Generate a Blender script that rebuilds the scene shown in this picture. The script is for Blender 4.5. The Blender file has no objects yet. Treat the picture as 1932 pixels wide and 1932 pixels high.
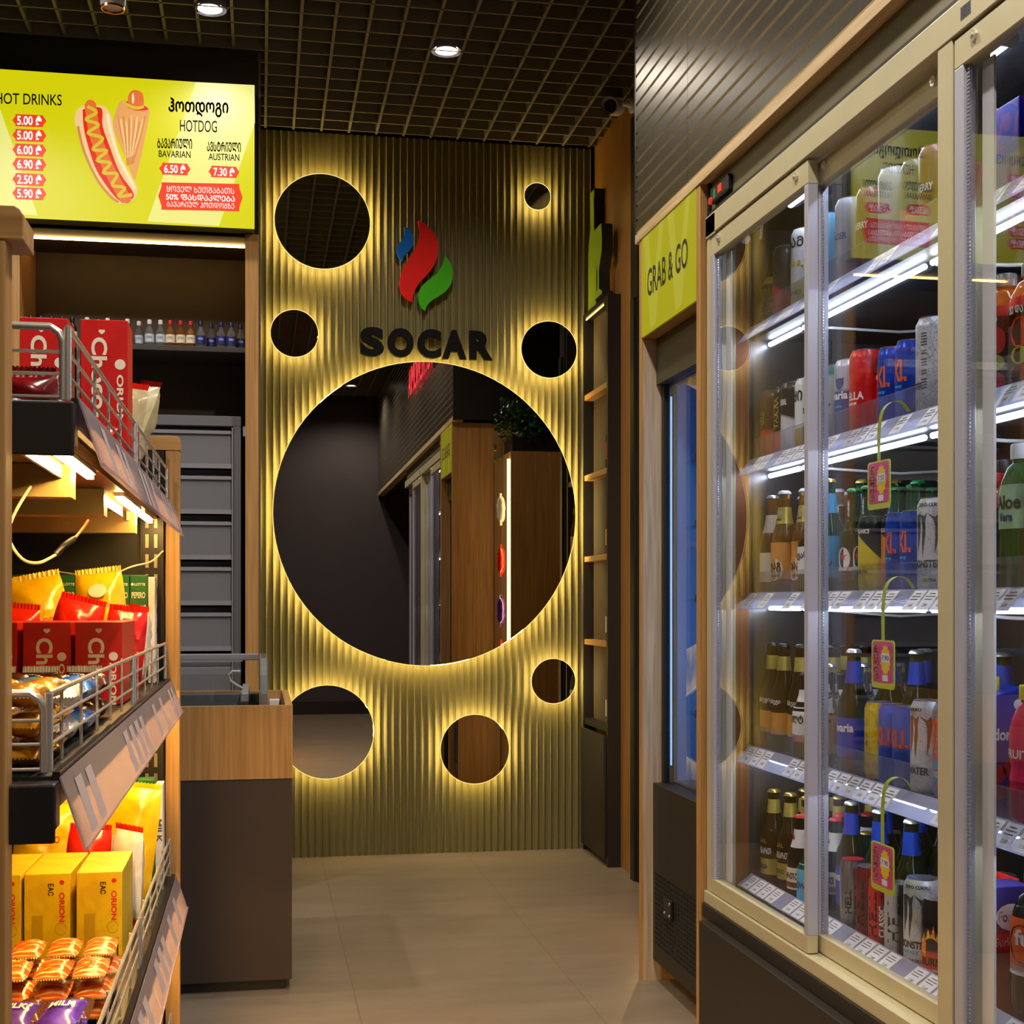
import bpy, bmesh, math, random
from mathutils import Vector, Matrix, Euler
D = bpy.data
SC = bpy.context.scene
COL = SC.collection
random.seed(7)
PI = math.pi

# ---------------------------------------------------------------- camera, world, exposure
TH = math.atan(476 / 2600)
cam = D.cameras.new('camera')
cam.lens = 36 * 2600 / 1932
cam.sensor_width = 36
cam.shift_y = (1137 - 966) / 1932
cam.clip_start = 0.02
cam_o = D.objects.new('camera', cam)
cam_o.location = (0, 0, 1.05)
cam_o.rotation_euler = (PI / 2, 0, -TH)
COL.objects.link(cam_o)
SC.camera = cam_o
W = D.worlds.new('world')
SC.world = W
W.use_nodes = True
W.node_tree.nodes['Background'].inputs[0].default_value = (0.6, 0.62, 0.7, 1)
W.node_tree.nodes['Background'].inputs[1].default_value = 0.02
SC.view_settings.view_transform = 'Standard'
SC.view_settings.look = 'None'
SC.view_settings.exposure = 0.0
SC.view_settings.gamma = 1
SC.view_settings.use_curve_mapping = False
SC.cycles.transparent_max_bounces = 32
SC.cycles.max_bounces = 10
SC.cycles.use_denoising = True
SC.cycles.sample_clamp_indirect = 6

K_DOWN = 50.0      # downlight power, W
K_HALO = 40.0      # halo rings behind the mirrors
K_GOND = 175.0     # warm strips under the snack shelves
K_COOL = 26.0      # white tubes in the drinks cooler
K_SIGN = 1.0      # menu lightbox
C_WARM = (1.0, 0.60, 0.18)
C_HALO = (1.0, 0.74, 0.26)
C_COOL = (0.78, 0.87, 1.0)

# ---------------------------------------------------------------- helpers
class MB:
    def __init__(s):
        s.v = []; s.f = []; s.m = []; s.sm = []
    def face(s, idx, m=0, sm=False):
        s.f.append(tuple(idx)); s.m.append(m); s.sm.append(sm)
    def quad(s, a, b, c, d, m=0):
        n = len(s.v); s.v += [a, b, c, d]; s.face((n, n + 1, n + 2, n + 3), m)
    def box(s, x0, x1, y0, y1, z0, z1, m=0):
        x0, x1 = min(x0, x1), max(x0, x1); y0, y1 = min(y0, y1), max(y0, y1); z0, z1 = min(z0, z1), max(z0, z1)
        n = len(s.v)
        s.v += [(x0, y0, z0), (x1, y0, z0), (x1, y1, z0), (x0, y1, z0), (x0, y0, z1), (x1, y0, z1), (x1, y1, z1), (x0, y1, z1)]
        for q in ((0, 3, 2, 1), (4, 5, 6, 7), (0, 1, 5, 4), (1, 2, 6, 5), (2, 3, 7, 6), (3, 0, 4, 7)):
            s.face([n + i for i in q], m)
        return s
    def lathe(s, prof, n=24, c=(0, 0, 0), mats=None, axis='z', close=True):
        b = len(s.v)
        for r, z in prof:
            for k in range(n):
                a = 2 * PI * k / n
                p = (r * math.cos(a), r * math.sin(a), z)
                if axis == 'y': p = (p[0], p[2], p[1])
                if axis == 'x': p = (p[2], p[0], p[1])
                s.v.append((c[0] + p[0], c[1] + p[1], c[2] + p[2]))
        for i in range(len(prof) - 1):
            m = mats[i] if mats else 0
            for k in range(n):
                k2 = (k + 1) % n
                s.face((b + i * n + k, b + i * n + k2, b + (i + 1) * n + k2, b + (i + 1) * n + k), m, True)
        if close:
            s.face([b + k for k in range(n)][::-1], mats[0] if mats else 0)
            e = b + (len(prof) - 1) * n
            s.face([e + k for k in range(n)], mats[-1] if mats else 0)
        return s
    def tube(s, pts, r, n=8, m=0):
        pts = [Vector(p) for p in pts]; b = len(s.v); N = len(pts); up = Vector((0.13, 0.27, 0.95))
        for i, p in enumerate(pts):
            t = (pts[min(i + 1, N - 1)] - pts[max(i - 1, 0)]).normalized()
            u = t.cross(up)
            if u.length < 0.1: u = t.cross(Vector((1, 0, 0)))
            u.normalize(); w = t.cross(u)
            for k in range(n):
                a = 2 * PI * k / n
                s.v.append(tuple(p + (u * math.cos(a) + w * math.sin(a)) * r))
        for i in range(N - 1):
            for k in range(n):
                k2 = (k + 1) % n
                s.face((b + i * n + k, b + i * n + k2, b + (i + 1) * n + k2, b + (i + 1) * n + k), m, True)
        s.face([b + k for k in range(n)][::-1], m); s.face([b + (N - 1) * n + k for k in range(n)], m)
        return s
    def prism(s, poly, o, R, U, Nn, d, m=0):
        """polygon (2D) on the plane o + x*R + y*U, extruded by d along Nn"""
        o, R, U, Nn = Vector(o), Vector(R), Vector(U), Vector(Nn)
        b = len(s.v); n = len(poly)
        for k in (0, 1):
            for x, y in poly: s.v.append(tuple(o + R * x + U * y + Nn * (d * k)))
        s.face([b + i for i in range(n)][::-1], m); s.face([b + n + i for i in range(n)], m)
        for i in range(n):
            j = (i + 1) % n
            s.face((b + i, b + j, b + n + j, b + n + i), m)
        return s
    def flat(s, poly, fn, m=0):
        b = len(s.v)
        for p in poly: s.v.append(tuple(fn(*p)))
        s.face(range(b, b + len(poly)), m)
        return s
    def text(s, body, fn, h, w=None, m=0, bold=0.0, x0=0.0, y0=0.0, align='c', ext=None):
        """text outline of height h (and width w), centred at x0,y0 in label space, sent through fn(x, y)"""
        shifts = [(0, 0)]
        if bold and any(ord(q) > 127 for q in body):
            d_ = bold * 0.9; shifts = [(-d_, 0), (d_, 0), (0, -d_), (0, d_)]; bold = 0.0
        vs, fs, bb = glyphs(body, bold)
        sx = sy = h / max(bb[3] - bb[1], 1e-6)
        if w: sx = w / max(bb[2] - bb[0], 1e-6)
        cx = {'c': (bb[0] + bb[2]) / 2, 'l': bb[0], 'r': bb[2]}[align]; cy = (bb[1] + bb[3]) / 2
        for dx, dy in shifts:
            b = len(s.v)
            for x, y in vs: s.v.append(tuple(fn((x + dx - cx) * sx + x0, (y + dy - cy) * sy + y0)))
            for f in fs: s.face([b + i for i in f], m)
        return s

_G = {}
def glyphs(body, bold):
    key = (body, bold)
    if key not in _G:
        c = D.curves.new('t', 'FONT'); c.body = body; c.offset = bold; c.resolution_u = 4
        o = D.objects.new('t', c); COL.objects.link(o)
        dg = bpy.context.evaluated_depsgraph_get()
        me = D.meshes.new_from_object(o.evaluated_get(dg))
        vs = [(v.co.x, v.co.y) for v in me.vertices]; fs = [tuple(p.vertices) for p in me.polygons]
        D.objects.remove(o); D.curves.remove(c); D.meshes.remove(me)
        if not vs: vs, fs = [(0, 0), (1, 0), (1, 1)], [(0, 1, 2)]
        bb = (min(v[0] for v in vs), min(v[1] for v in vs), max(v[0] for v in vs), max(v[1] for v in vs))
        _G[key] = (vs, fs, bb)
    return _G[key]

def plane(o, R, U):
    o, R, U = Vector(o), Vector(R), Vector(U)
    return lambda x, y: o + R * x + U * y
def cyl(r, z0, a0, rot=False):
    """label wrapped round a can: x runs round it, y up; rot turns the line upwards"""
    def fn(x, y):
        if rot: x, y = -y, x
        a = math.radians(a0) + x / r
        return (r * math.cos(a), r * math.sin(a), z0 + y)
    return fn

def obj(name, mb, mats, parent=None, loc=None, rot=None, bevel=0, recalc=True, world=True):
    me = D.meshes.new(name)
    me.from_pydata(mb.v, [], mb.f)
    for m in (mats if isinstance(mats, (list, tuple)) else [mats]): me.materials.append(m)
    me.polygons.foreach_set('material_index', mb.m)
    me.polygons.foreach_set('use_smooth', mb.sm)
    if recalc:
        bm = bmesh.new(); bm.from_mesh(me)
        bmesh.ops.recalc_face_normals(bm, faces=bm.faces); bm.to_mesh(me); bm.free()
    if any(mb.sm): me.set_sharp_from_angle(angle=math.radians(38))
    o = D.objects.new(name, me); COL.objects.link(o)
    if loc is not None: o.location = loc
    if rot is not None: o.rotation_euler = rot
    if bevel:
        b = o.modifiers.new('edge', 'BEVEL'); b.width = bevel; b.segments = 2; b.limit_method = 'ANGLE'; b.angle_limit = math.radians(40)
    if parent is not None:
        o.parent = parent
        if world and parent.parent is None: o.matrix_parent_inverse = Matrix.Translation(-Vector(parent.location))
    return o
def tag(o, label, cat, group=None):
    o['label'] = label; o['category'] = cat
    if group: o['group'] = group
    return o
def thing(name, loc, label, cat, group=None, rot=None):
    o = D.objects.new(name, None); COL.objects.link(o); o.location = loc; o.empty_display_size = 0.05
    if rot: o.rotation_euler = rot
    return tag(o, label, cat, group)
def struct(name, mb, mats, parent=None, bevel=0, recalc=True):
    o = obj(name, mb, mats, parent, bevel=bevel, recalc=recalc)
    o['kind'] = 'structure'
    return o
def children(o):
    return [c for c in D.objects if c.parent == o]
def dup(src, kids, loc, label=None, group=None, rot=None):
    """copy a thing and its parts (kids: [(part, [sub-parts])])"""
    r = src.copy(); COL.objects.link(r); r.location = loc
    if rot: r.rotation_euler = rot
    if label: r['label'] = label
    if group: r['group'] = group
    for p, subs in kids:
        c = p.copy(); COL.objects.link(c); c.parent = r; c.matrix_parent_inverse = p.matrix_parent_inverse
        for q in subs:
            d = q.copy(); COL.objects.link(d); d.parent = c; d.matrix_parent_inverse = q.matrix_parent_inverse
    return r
def kids_of(o):
    return [(p, children(p)) for p in children(o)]

# ---------------------------------------------------------------- materials
def newmat(name):
    m = D.materials.new(name); m.use_nodes = True
    nt = m.node_tree
    return m, nt, nt.nodes['Principled BSDF']
def lin(c):
    return tuple(((x / 255) / 12.92 if x / 255 <= 0.04045 else ((x / 255 + 0.055) / 1.055) ** 2.4) for x in c)
def N(nt, typ, **kw):
    n = nt.nodes.new(typ)
    for k, v in kw.items(): setattr(n, k, v)
    return n
def mat(name, rgb, rough=0.5, metal=0.0, noise=0.06, scale=18, spec=0.5, trans=0.0, coat=0.0, bump=0.0, em=None, ior=1.45):
    m, nt, b = newmat(name)
    col = lin(rgb)
    if noise > 0:
        tc = N(nt, 'ShaderNodeTexCoord'); nz = N(nt, 'ShaderNodeTexNoise'); nz.inputs['Scale'].default_value = scale; nz.inputs['Detail'].default_value = 4
        nt.links.new(tc.outputs['Object'], nz.inputs['Vector'])
        mx = N(nt, 'ShaderNodeMix', data_type='RGBA')
        mx.inputs[6].default_value = (*[max(0, c * (1 - noise * 2)) for c in col], 1); mx.inputs[7].default_value = (*[min(1, c * (1 + noise * 2)) for c in col], 1)
        nt.links.new(nz.outputs['Fac'], mx.inputs[0]); nt.links.new(mx.outputs[2], b.inputs['Base Color'])
        if bump:
            bp = N(nt, 'ShaderNodeBump'); bp.inputs['Strength'].default_value = bump; bp.inputs['Distance'].default_value = 0.004
            nt.links.new(nz.outputs['Fac'], bp.inputs['Height']); nt.links.new(bp.outputs['Normal'], b.inputs['Normal'])
    else:
        b.inputs['Base Color'].default_value = (*col, 1)
    b.inputs['Roughness'].default_value = rough; b.inputs['Metallic'].default_value = metal
    b.inputs['Specular IOR Level'].default_value = spec; b.inputs['Transmission Weight'].default_value = trans
    b.inputs['Coat Weight'].default_value = coat; b.inputs['IOR'].default_value = ior
    if em:
        b.inputs['Emission Color'].default_value = (*em[0], 1); b.inputs['Emission Strength'].default_value = em[1]
    return m
def emit(name, rgb, k, linear=False):
    m, nt, b = newmat(name)
    c = rgb if linear else lin(rgb)
    b.inputs['Base Color'].default_value = (*[x * 0.12 for x in c], 1)
    b.inputs['Emission Color'].default_value = (*c, 1); b.inputs['Emission Strength'].default_value = k
    b.inputs['Roughness'].default_value = 0.4
    return m
def wood(name, a, bcol, axis='z', rough=0.45, fine=1.0):
    m, nt, b = newmat(name)
    tc = N(nt, 'ShaderNodeTexCoord'); mp = N(nt, 'ShaderNodeMapping')
    sc = {'z': (90, 90, 3), 'y': (90, 3, 90), 'x': (3, 90, 90)}[axis]
    mp.inputs['Scale'].default_value = tuple(q * fine for q in sc)
    nz = N(nt, 'ShaderNodeTexNoise'); nz.inputs['Scale'].default_value = 1.0; nz.inputs['Detail'].default_value = 6; nz.inputs['Distortion'].default_value = 0.6
    rp = N(nt, 'ShaderNodeValToRGB')
    rp.color_ramp.elements[0].position = 0.3; rp.color_ramp.elements[1].position = 0.68
    rp.color_ramp.elements[0].color = (*lin(a), 1); rp.color_ramp.elements[1].color = (*lin(bcol), 1)
    L = nt.links.new
    L(tc.outputs['Object'], mp.inputs['Vector']); L(mp.outputs['Vector'], nz.inputs['Vector']); L(nz.outputs['Fac'], rp.inputs['Fac']); L(rp.outputs['Color'], b.inputs['Base Color'])
    bp = N(nt, 'ShaderNodeBump'); bp.inputs['Strength'].default_value = 0.12; bp.inputs['Distance'].default_value = 0.002
    L(nz.outputs['Fac'], bp.inputs['Height']); L(bp.outputs['Normal'], b.inputs['Normal'])
    b.inputs['Roughness'].default_value = rough
    return m
def pane(name, tint=(1, 1, 1), f0=0.05, rough=0.0, haze=0.0):
    """thin clear sheet: passes light straight through and mirrors more at a glancing angle"""
    m, nt, b = newmat(name); nt.nodes.remove(b)
    out = nt.nodes['Material Output']; L = nt.links.new
    tr = N(nt, 'ShaderNodeBsdfTransparent'); tr.inputs[0].default_value = (*tint, 1)
    gl = N(nt, 'ShaderNodeBsdfGlossy'); gl.inputs['Roughness'].default_value = rough
    ge = N(nt, 'ShaderNodeNewGeometry'); dt = N(nt, 'ShaderNodeVectorMath', operation='DOT_PRODUCT')
    L(ge.outputs['Normal'], dt.inputs[0]); L(ge.outputs['Incoming'], dt.inputs[1])
    ab = N(nt, 'ShaderNodeMath', operation='ABSOLUTE'); L(dt.outputs['Value'], ab.inputs[0])
    om = N(nt, 'ShaderNodeMath', operation='SUBTRACT'); om.inputs[0].default_value = 1; L(ab.outputs[0], om.inputs[1])
    pw = N(nt, 'ShaderNodeMath', operation='POWER'); L(om.outputs[0], pw.inputs[0]); pw.inputs[1].default_value = 5
    ma = N(nt, 'ShaderNodeMath', operation='MULTIPLY_ADD'); L(pw.outputs[0], ma.inputs[0]); ma.inputs[1].default_value = 1 - f0; ma.inputs[2].default_value = f0
    mx = N(nt, 'ShaderNodeMixShader'); L(ma.outputs[0], mx.inputs[0]); L(tr.outputs[0], mx.inputs[1]); L(gl.outputs[0], mx.inputs[2])
    last = mx
    if haze:
        df = N(nt, 'ShaderNodeBsdfTranslucent'); df.inputs[0].default_value = (*tint, 1)
        d2 = N(nt, 'ShaderNodeBsdfDiffuse'); d2.inputs[0].default_value = (*tint, 1)
        m3 = N(nt, 'ShaderNodeMixShader'); L(df.outputs[0], m3.inputs[1]); L(d2.outputs[0], m3.inputs[2])
        m2 = N(nt, 'ShaderNodeMixShader'); m2.inputs[0].default_value = haze; L(mx.outputs[0], m2.inputs[1]); L(m3.outputs[0], m2.inputs[2]); last = m2
    L(last.outputs[0], out.inputs['Surface'])
    return m
def split(name, c1, c2, vec, at, rough=0.3, metal=0.0, soft=0.004, wav=0.0):
    """two-colour print divided along the direction vec in the thing's own space"""
    m, nt, b = newmat(name); L = nt.links.new
    tc = N(nt, 'ShaderNodeTexCoord'); dt = N(nt, 'ShaderNodeVectorMath', operation='DOT_PRODUCT'); dt.inputs[1].default_value = vec
    L(tc.outputs['Object'], dt.inputs[0])
    src = dt.outputs['Value']
    if wav:
        nz = N(nt, 'ShaderNodeTexNoise'); nz.inputs['Scale'].default_value = 45; L(tc.outputs['Object'], nz.inputs['Vector'])
        ad = N(nt, 'ShaderNodeMath', operation='MULTIPLY_ADD'); L(nz.outputs['Fac'], ad.inputs[0]); ad.inputs[1].default_value = wav; L(src, ad.inputs[2]); src = ad.outputs[0]
    mr = N(nt, 'ShaderNodeMapRange'); mr.inputs['From Min'].default_value = at - soft; mr.inputs['From Max'].default_value = at + soft
    L(src, mr.inputs['Value'])
    mx = N(nt, 'ShaderNodeMix', data_type='RGBA'); mx.inputs[6].default_value = (*lin(c1), 1); mx.inputs[7].default_value = (*lin(c2), 1)
    L(mr.outputs['Result'], mx.inputs[0]); L(mx.outputs[2], b.inputs['Base Color'])
    b.inputs['Roughness'].default_value = rough; b.inputs['Metallic'].default_value = metal
    return m
def swirl(name, c1, c2, scale=40, rough=0.35, metal=0.0, lo=0.45, hi=0.55, dist=3.0, stretch=(1, 1, 1)):
    """irregular two-colour print (fruit, marbling, stripes)"""
    m, nt, b = newmat(name); L = nt.links.new
    tc = N(nt, 'ShaderNodeTexCoord'); mp = N(nt, 'ShaderNodeMapping'); mp.inputs['Scale'].default_value = stretch
    nz = N(nt, 'ShaderNodeTexNoise'); nz.inputs['Scale'].default_value = scale; nz.inputs['Distortion'].default_value = dist; nz.inputs['Detail'].default_value = 2
    rp = N(nt, 'ShaderNodeValToRGB'); rp.color_ramp.elements[0].position = lo; rp.color_ramp.elements[1].position = hi
    rp.color_ramp.elements[0].color = (*lin(c1), 1); rp.color_ramp.elements[1].color = (*lin(c2), 1)
    L(tc.outputs['Object'], mp.inputs['Vector']); L(mp.outputs['Vector'], nz.inputs['Vector']); L(nz.outputs['Fac'], rp.inputs['Fac']); L(rp.outputs['Color'], b.inputs['Base Color'])
    b.inputs['Roughness'].default_value = rough; b.inputs['Metallic'].default_value = metal
    return m

M = {}
M['wood'] = wood('oak', (152, 110, 58), (184, 140, 82))
M['wood_pale'] = wood('pale oak', (172, 146, 104), (204, 180, 138), 'y')
M['wood_x'] = wood('oak across', (152, 110, 58), (184, 140, 82), 'x')
M['wood_y'] = wood('oak along', (152, 110, 58), (186, 142, 84), 'y')
M['wood_dark'] = wood('dark oak', (132, 88, 40), (166, 116, 58))
M['wood_lit'] = wood('oak with painted cooler light', (150, 132, 108), (188, 170, 146))
M['brown'] = mat('brown laminate', (56, 44, 39), 0.55, noise=0.03)
M['niche'] = mat('olive brown board', (70, 58, 44), 0.55, noise=0.05)
M['black'] = mat('black lacquer', (30, 27, 25), 0.4, noise=0.05)
M['black2'] = mat('black steel', (24, 22, 20), 0.45, noise=0.04)
M['kick'] = mat('dark brown steel', (36, 31, 25), 0.5, noise=0.05)
M['gold'] = mat('champagne anodised aluminium', (190, 182, 148), 0.42, 0.25, noise=0.03)
M['silver'] = mat('silver anodised aluminium', (176, 176, 190), 0.4, 0.3, noise=0.02)
M['steelpanel'] = mat('olive steel panel', (112, 106, 82), 0.5, 0.4, noise=0.12, scale=7)
M['liner'] = mat('copper brown painted reflection', (140, 84, 50), 0.35, 0.35, noise=0.08, scale=6)
M['inner'] = mat('brushed inner steel', (98, 98, 104), 0.3, 0.7, noise=0.2, scale=14)
M['innerback'] = mat('dark inner back', (54, 55, 60), 0.45, 0.3, noise=0.06)
M['chrome'] = mat('chrome', (228, 224, 216), 0.26, 0.75, noise=0.02)
M['alu'] = mat('can aluminium', (196, 198, 202), 0.25, 0.9, noise=0.02)
M['grey'] = mat('grey metal', (118, 118, 124), 0.5, 0.2, noise=0.02)
M['greylight'] = mat('grey metal edge', (150, 150, 156), 0.4, 0.3, noise=0.02)
M['olive'] = mat('olive paint', (108, 100, 62), 0.5, noise=0.03)
M['mirror'] = mat('mirror glass', (190, 184, 174), 0.0, 1.0, noise=0.0)
M['white'] = mat('white plastic', (225, 225, 225), 0.4, noise=0.01)
M['paper'] = mat('white paper', (224, 224, 228), 0.7, noise=0.02)
M['ink'] = mat('black ink', (18, 17, 17), 0.6, noise=0.0)
M['ink2'] = mat('deep black', (6, 6, 6), 0.7, noise=0.0, spec=0.2)
M['red'] = mat('red lacquer', (228, 30, 22), 0.6, noise=0.02, spec=0.15)
M['blue'] = mat('blue lacquer', (16, 104, 210), 0.6, noise=0.02, spec=0.15)
M['green'] = mat('green lacquer', (66, 172, 20), 0.6, noise=0.02, spec=0.15)
M['glass'] = pane('door glass', (0.97, 0.98, 1.0), 0.07)
M['acrylic'] = pane('clear acrylic', (0.93, 0.94, 0.98), 0.05, haze=0.06)
M['rail'] = pane('bluish label holder', (0.72, 0.75, 0.92), 0.05, 0.1, haze=0.55)
M['railwarm'] = pane('mauve label holder', (0.50, 0.42, 0.46), 0.05, 0.12, haze=0.6)
M['tagged'] = mat('paper tag', (176, 162, 164), 0.5, noise=0.05)
M['tube'] = emit('white tube light', C_COOL, K_COOL, True)
M['ledwarm'] = emit('warm strip light', C_WARM, K_GOND, True)
M['halo'] = emit('halo strip light', C_HALO, K_HALO, True)
M['rim'] = emit('lit acrylic rim', C_HALO, 1.2, True)
M['lamp'] = emit('downlight lens', (1.0, 0.9, 0.76), 14, True)

# ---------------------------------------------------------------- the room
def floor_mat():
    m, nt, b = newmat('concrete floor tile'); L = nt.links.new
    tc = N(nt, 'ShaderNodeTexCoord'); mp = N(nt, 'ShaderNodeMapping'); mp.inputs['Rotation'].default_value = (0, 0, PI / 2); mp.inputs['Location'].default_value = (0.06 - 0.6, 0.35, 0)
    br = N(nt, 'ShaderNodeTexBrick'); br.inputs['Scale'].default_value = 1; br.inputs['Brick Width'].default_value = 1.2; br.inputs['Row Height'].default_value = 0.6
    br.inputs['Mortar Size'].default_value = 0.0022; br.inputs['Mortar Smooth'].default_value = 0.2
    br.inputs['Color1'].default_value = (*lin((126, 112, 97)), 1); br.inputs['Color2'].default_value = (*lin((132, 118, 102)), 1); br.inputs['Mortar'].default_value = (*lin((112, 96, 78)), 1)
    nz = N(nt, 'ShaderNodeTexNoise'); nz.inputs['Scale'].default_value = 3.2; nz.inputs['Detail'].default_value = 9; nz.inputs['Roughness'].default_value = 0.65
    mp2 = N(nt, 'ShaderNodeMapping'); mp2.inputs['Scale'].default_value = (0.8, 3.0, 1)
    mx = N(nt, 'ShaderNodeMix', data_type='RGBA', blend_type='MULTIPLY'); mx.inputs[0].default_value = 0.75
    rp = N(nt, 'ShaderNodeValToRGB'); rp.color_ramp.elements[0].position = 0.3; rp.color_ramp.elements[1].position = 0.7
    rp.color_ramp.elements[0].color = (0.62, 0.6, 0.57, 1); rp.color_ramp.elements[1].color = (1, 1, 1, 1)
    L(tc.outputs['Object'], mp.inputs['Vector']); L(mp.outputs['Vector'], br.inputs['Vector'])
    L(tc.outputs['Object'], mp2.inputs['Vector']); L(mp2.outputs['Vector'], nz.inputs['Vector']); L(nz.outputs['Fac'], rp.inputs['Fac'])
    L(br.outputs['Color'], mx.inputs[6]); L(rp.outputs['Color'], mx.inputs[7]); L(mx.outputs[2], b.inputs['Base Color'])
    b.inputs['Roughness'].default_value = 0.42
    return m
struct('floor', MB().box(-2.4, 2.2, -2.0, 6.0, -0.06, 0), floor_mat())
struct('ceiling', MB().box(-2.4, 2.2, -2.0, 6.0, 3.5, 3.56), mat('ceiling void paint', (22, 20, 18), 0.8))
gr = MB()
x = -2.35
while x < 1.42: gr.box(x - 0.005, x + 0.005, -1.7, 5.72 if x > 0 else 4.93, 2.99, 3.035); x += 0.113
y = -1.6
while y < 5.72: gr.box(-2.35 if y < 4.92 else 0.0, 1.41, y - 0.004, y + 0.004, 2.99, 3.033); y += 0.1105
struct('ceiling_grid', gr, mat('grid ceiling paint', (112, 105, 86), 0.5, noise=0.03))
dark = mat('dark purple plaster', (58, 50, 54), 0.7, noise=0.08, scale=3)
struct('wall_rear', MB().box(-2.4, 2.2, -1.76, -1.7, 0, 3.5), dark)
struct('baseboard_rear', MB().box(-2.3, 1.0, -1.7, -1.68, 0.0, 0.12), M['black2'])
struct('wall_left', MB().box(-2.4, -2.34, -1.7, 6.0, 0, 3.5), dark)
struct('wall_back', MB().box(-0.006, 1.47, 5.765, 5.83, 0, 3.5), M['black2'])
# niche wall behind the counter
nw = MB().box(-2.34, -0.006, 4.97, 5.02, 2.346, 3.5).box(-2.34, -0.86, 4.97, 5.02, 0, 2.346)
struct('wall_niche', nw, mat('dark olive board', (54, 52, 38), 0.5, noise=0.04))
struct('trim_1', MB().box(-0.05, -0.004, 4.95, 5.73, 0, 2.35), M['wood'], bevel=0.001)
struct('trim_2', MB().box(-0.004, 0.004, 4.965, 5.735, 0, 3.0), M['olive'])
ni = MB().box(-0.86, -0.05, 5.31, 5.34, 0, 2.346).box(-0.86, -0.05, 4.97, 5.31, 2.342, 2.36)
struct('wall_niche_inner', ni, M['niche'])
struct('trim_3', MB().box(-0.86, -0.812, 4.965, 5.31, 0, 2.342), M['wood'])
# right-hand side
rw = MB().box(1.41, 2.0, 5.02, 5.83, 0, 3.5)
struct('wall_right', rw, M['wood_dark'])
struct('trim_4', MB().box(1.395, 1.41, 5.0, 5.10, 0, 2.9).box(1.385, 1.41, 5.02, 5.07, 0, 2.2), M['black2'])
struct('wall_alcove', MB().box(1.95, 2.0, 3.72, 5.02, 0, 3.5), M['black2'])
struct('wall_cooler', MB().box(1.78, 1.84, -1.7, 3.76, 0, 3.5), M['black2'])
# slatted soffit over the coolers
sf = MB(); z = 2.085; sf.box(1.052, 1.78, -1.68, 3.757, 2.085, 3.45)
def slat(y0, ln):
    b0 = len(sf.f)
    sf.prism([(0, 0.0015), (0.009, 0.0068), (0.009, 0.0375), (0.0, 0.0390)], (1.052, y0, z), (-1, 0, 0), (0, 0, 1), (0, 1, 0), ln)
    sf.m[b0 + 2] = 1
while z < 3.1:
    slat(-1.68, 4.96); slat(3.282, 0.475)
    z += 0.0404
struct('wall_soffit', sf, [mat('dark satin slat', (100, 94, 84), 0.3, 0.75, noise=0.1, scale=60), mat('slat edge painted highlight', (226, 222, 190), 0.5, 0.1, noise=0.04)], recalc=True)  # chamfers coloured near-white to paint in the highlight along each slat
struct('wall_soffit_end', MB().box(1.043, 1.78, 3.757, 3.77, 2.07, 3.45), M['black2'])
struct('trim_5', MB().box(1.04, 1.1, -1.68, 3.757, 2.058, 2.084), M['wood_pale'], bevel=0.001)

# fluted feature wall
pitch = 1.396 / 48
fl = MB(); prof = []
for i in range(48):
    x0 = -0.004 + i * pitch
    prof += [(x0, 0.0), (x0 + 0.0014, 0.0), (x0 + pitch * 0.16, 0.0068), (x0 + pitch * 0.36, 0.0105), (x0 + pitch * 0.64, 0.0105), (x0 + pitch * 0.86, 0.0068)]
prof.append((1.392, 0.0))
for px_, d in prof:
    fl.v += [(px_, 5.733 + d, 0.0), (px_, 5.733 + d, 2.99)]
for i in range(len(prof) - 1): fl.face((2 * i, 2 * i + 2, 2 * i + 3, 2 * i + 1), 0)
fl.box(-0.004, 1.392, 5.747, 5.765, 0, 2.99)
struct('wall_fluted', fl, M['olive'], recalc=False)

# downlights
def downlight(px_, py_, lab, grp=None, k=1.0, r=0.04):
    t = thing('downlight', (px_, py_, 2.99), lab, 'ceiling light', grp)
    b = MB().lathe([(r + 0.014, 2.984), (r + 0.016, 2.99), (r + 0.016, 3.01), (r, 3.01), (r, 2.986)], 28, (px_, py_, 0), close=False)
    b.box(px_ - 0.058, px_ + 0.058, py_ - 0.057, py_ + 0.057, 3.012, 3.016)
    obj('housing', b, M['grey'], t)
    obj('lens', MB().lathe([(r, 2.992), (r, 3.0)], 28, (px_, py_, 0)), M['lamp'], t)
    L = D.lights.new('bulb', 'SPOT'); L.energy = K_DOWN * k; L.color = (1, 0.9, 0.78); L.spot_size = math.radians(150); L.spot_blend = 0.6; L.shadow_soft_size = r
    lo = D.objects.new('bulb', L); COL.objects.link(lo); lo.parent = t; lo.location = (0, 0, -0.02)
    return t
downlight(0.645, 4.80, 'round white downlight glowing in the dark grid above the large mirror', k=.55)
downlight(-0.16, 4.60, 'round white downlight in the grid above the yellow menu board', k=0.5)
for i, (a, b) in enumerate([(0.55, 3.1), (0.5, 1.6), (0.5, 0.2), (-0.9, 3.9), (0.75, -1.0), (-1.2, 1.8)]):  # unseen downlights added over the aisle for general fill light
    downlight(a, b, 'added unseen round white downlight in the grid ceiling over the aisle, for fill light', 'added unseen aisle fill downlights', k=1.7)
t = thing('track_spotlight', (-0.42, 4.15, 2.99), 'silver cylinder spotlight hanging from the grid near the menu board', 'spotlight')
obj('stem', MB().tube([(-0.42, 4.15, 3.0), (-0.42, 4.15, 2.93)], 0.008), M['silver'], t)
obj('barrel', MB().lathe([(0.032, 2.78), (0.036, 2.79), (0.036, 2.94), (0.03, 2.95)], 28, (-0.42, 4.15, 0)), mat('light grey paint', (205, 205, 210), 0.4), t)
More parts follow.
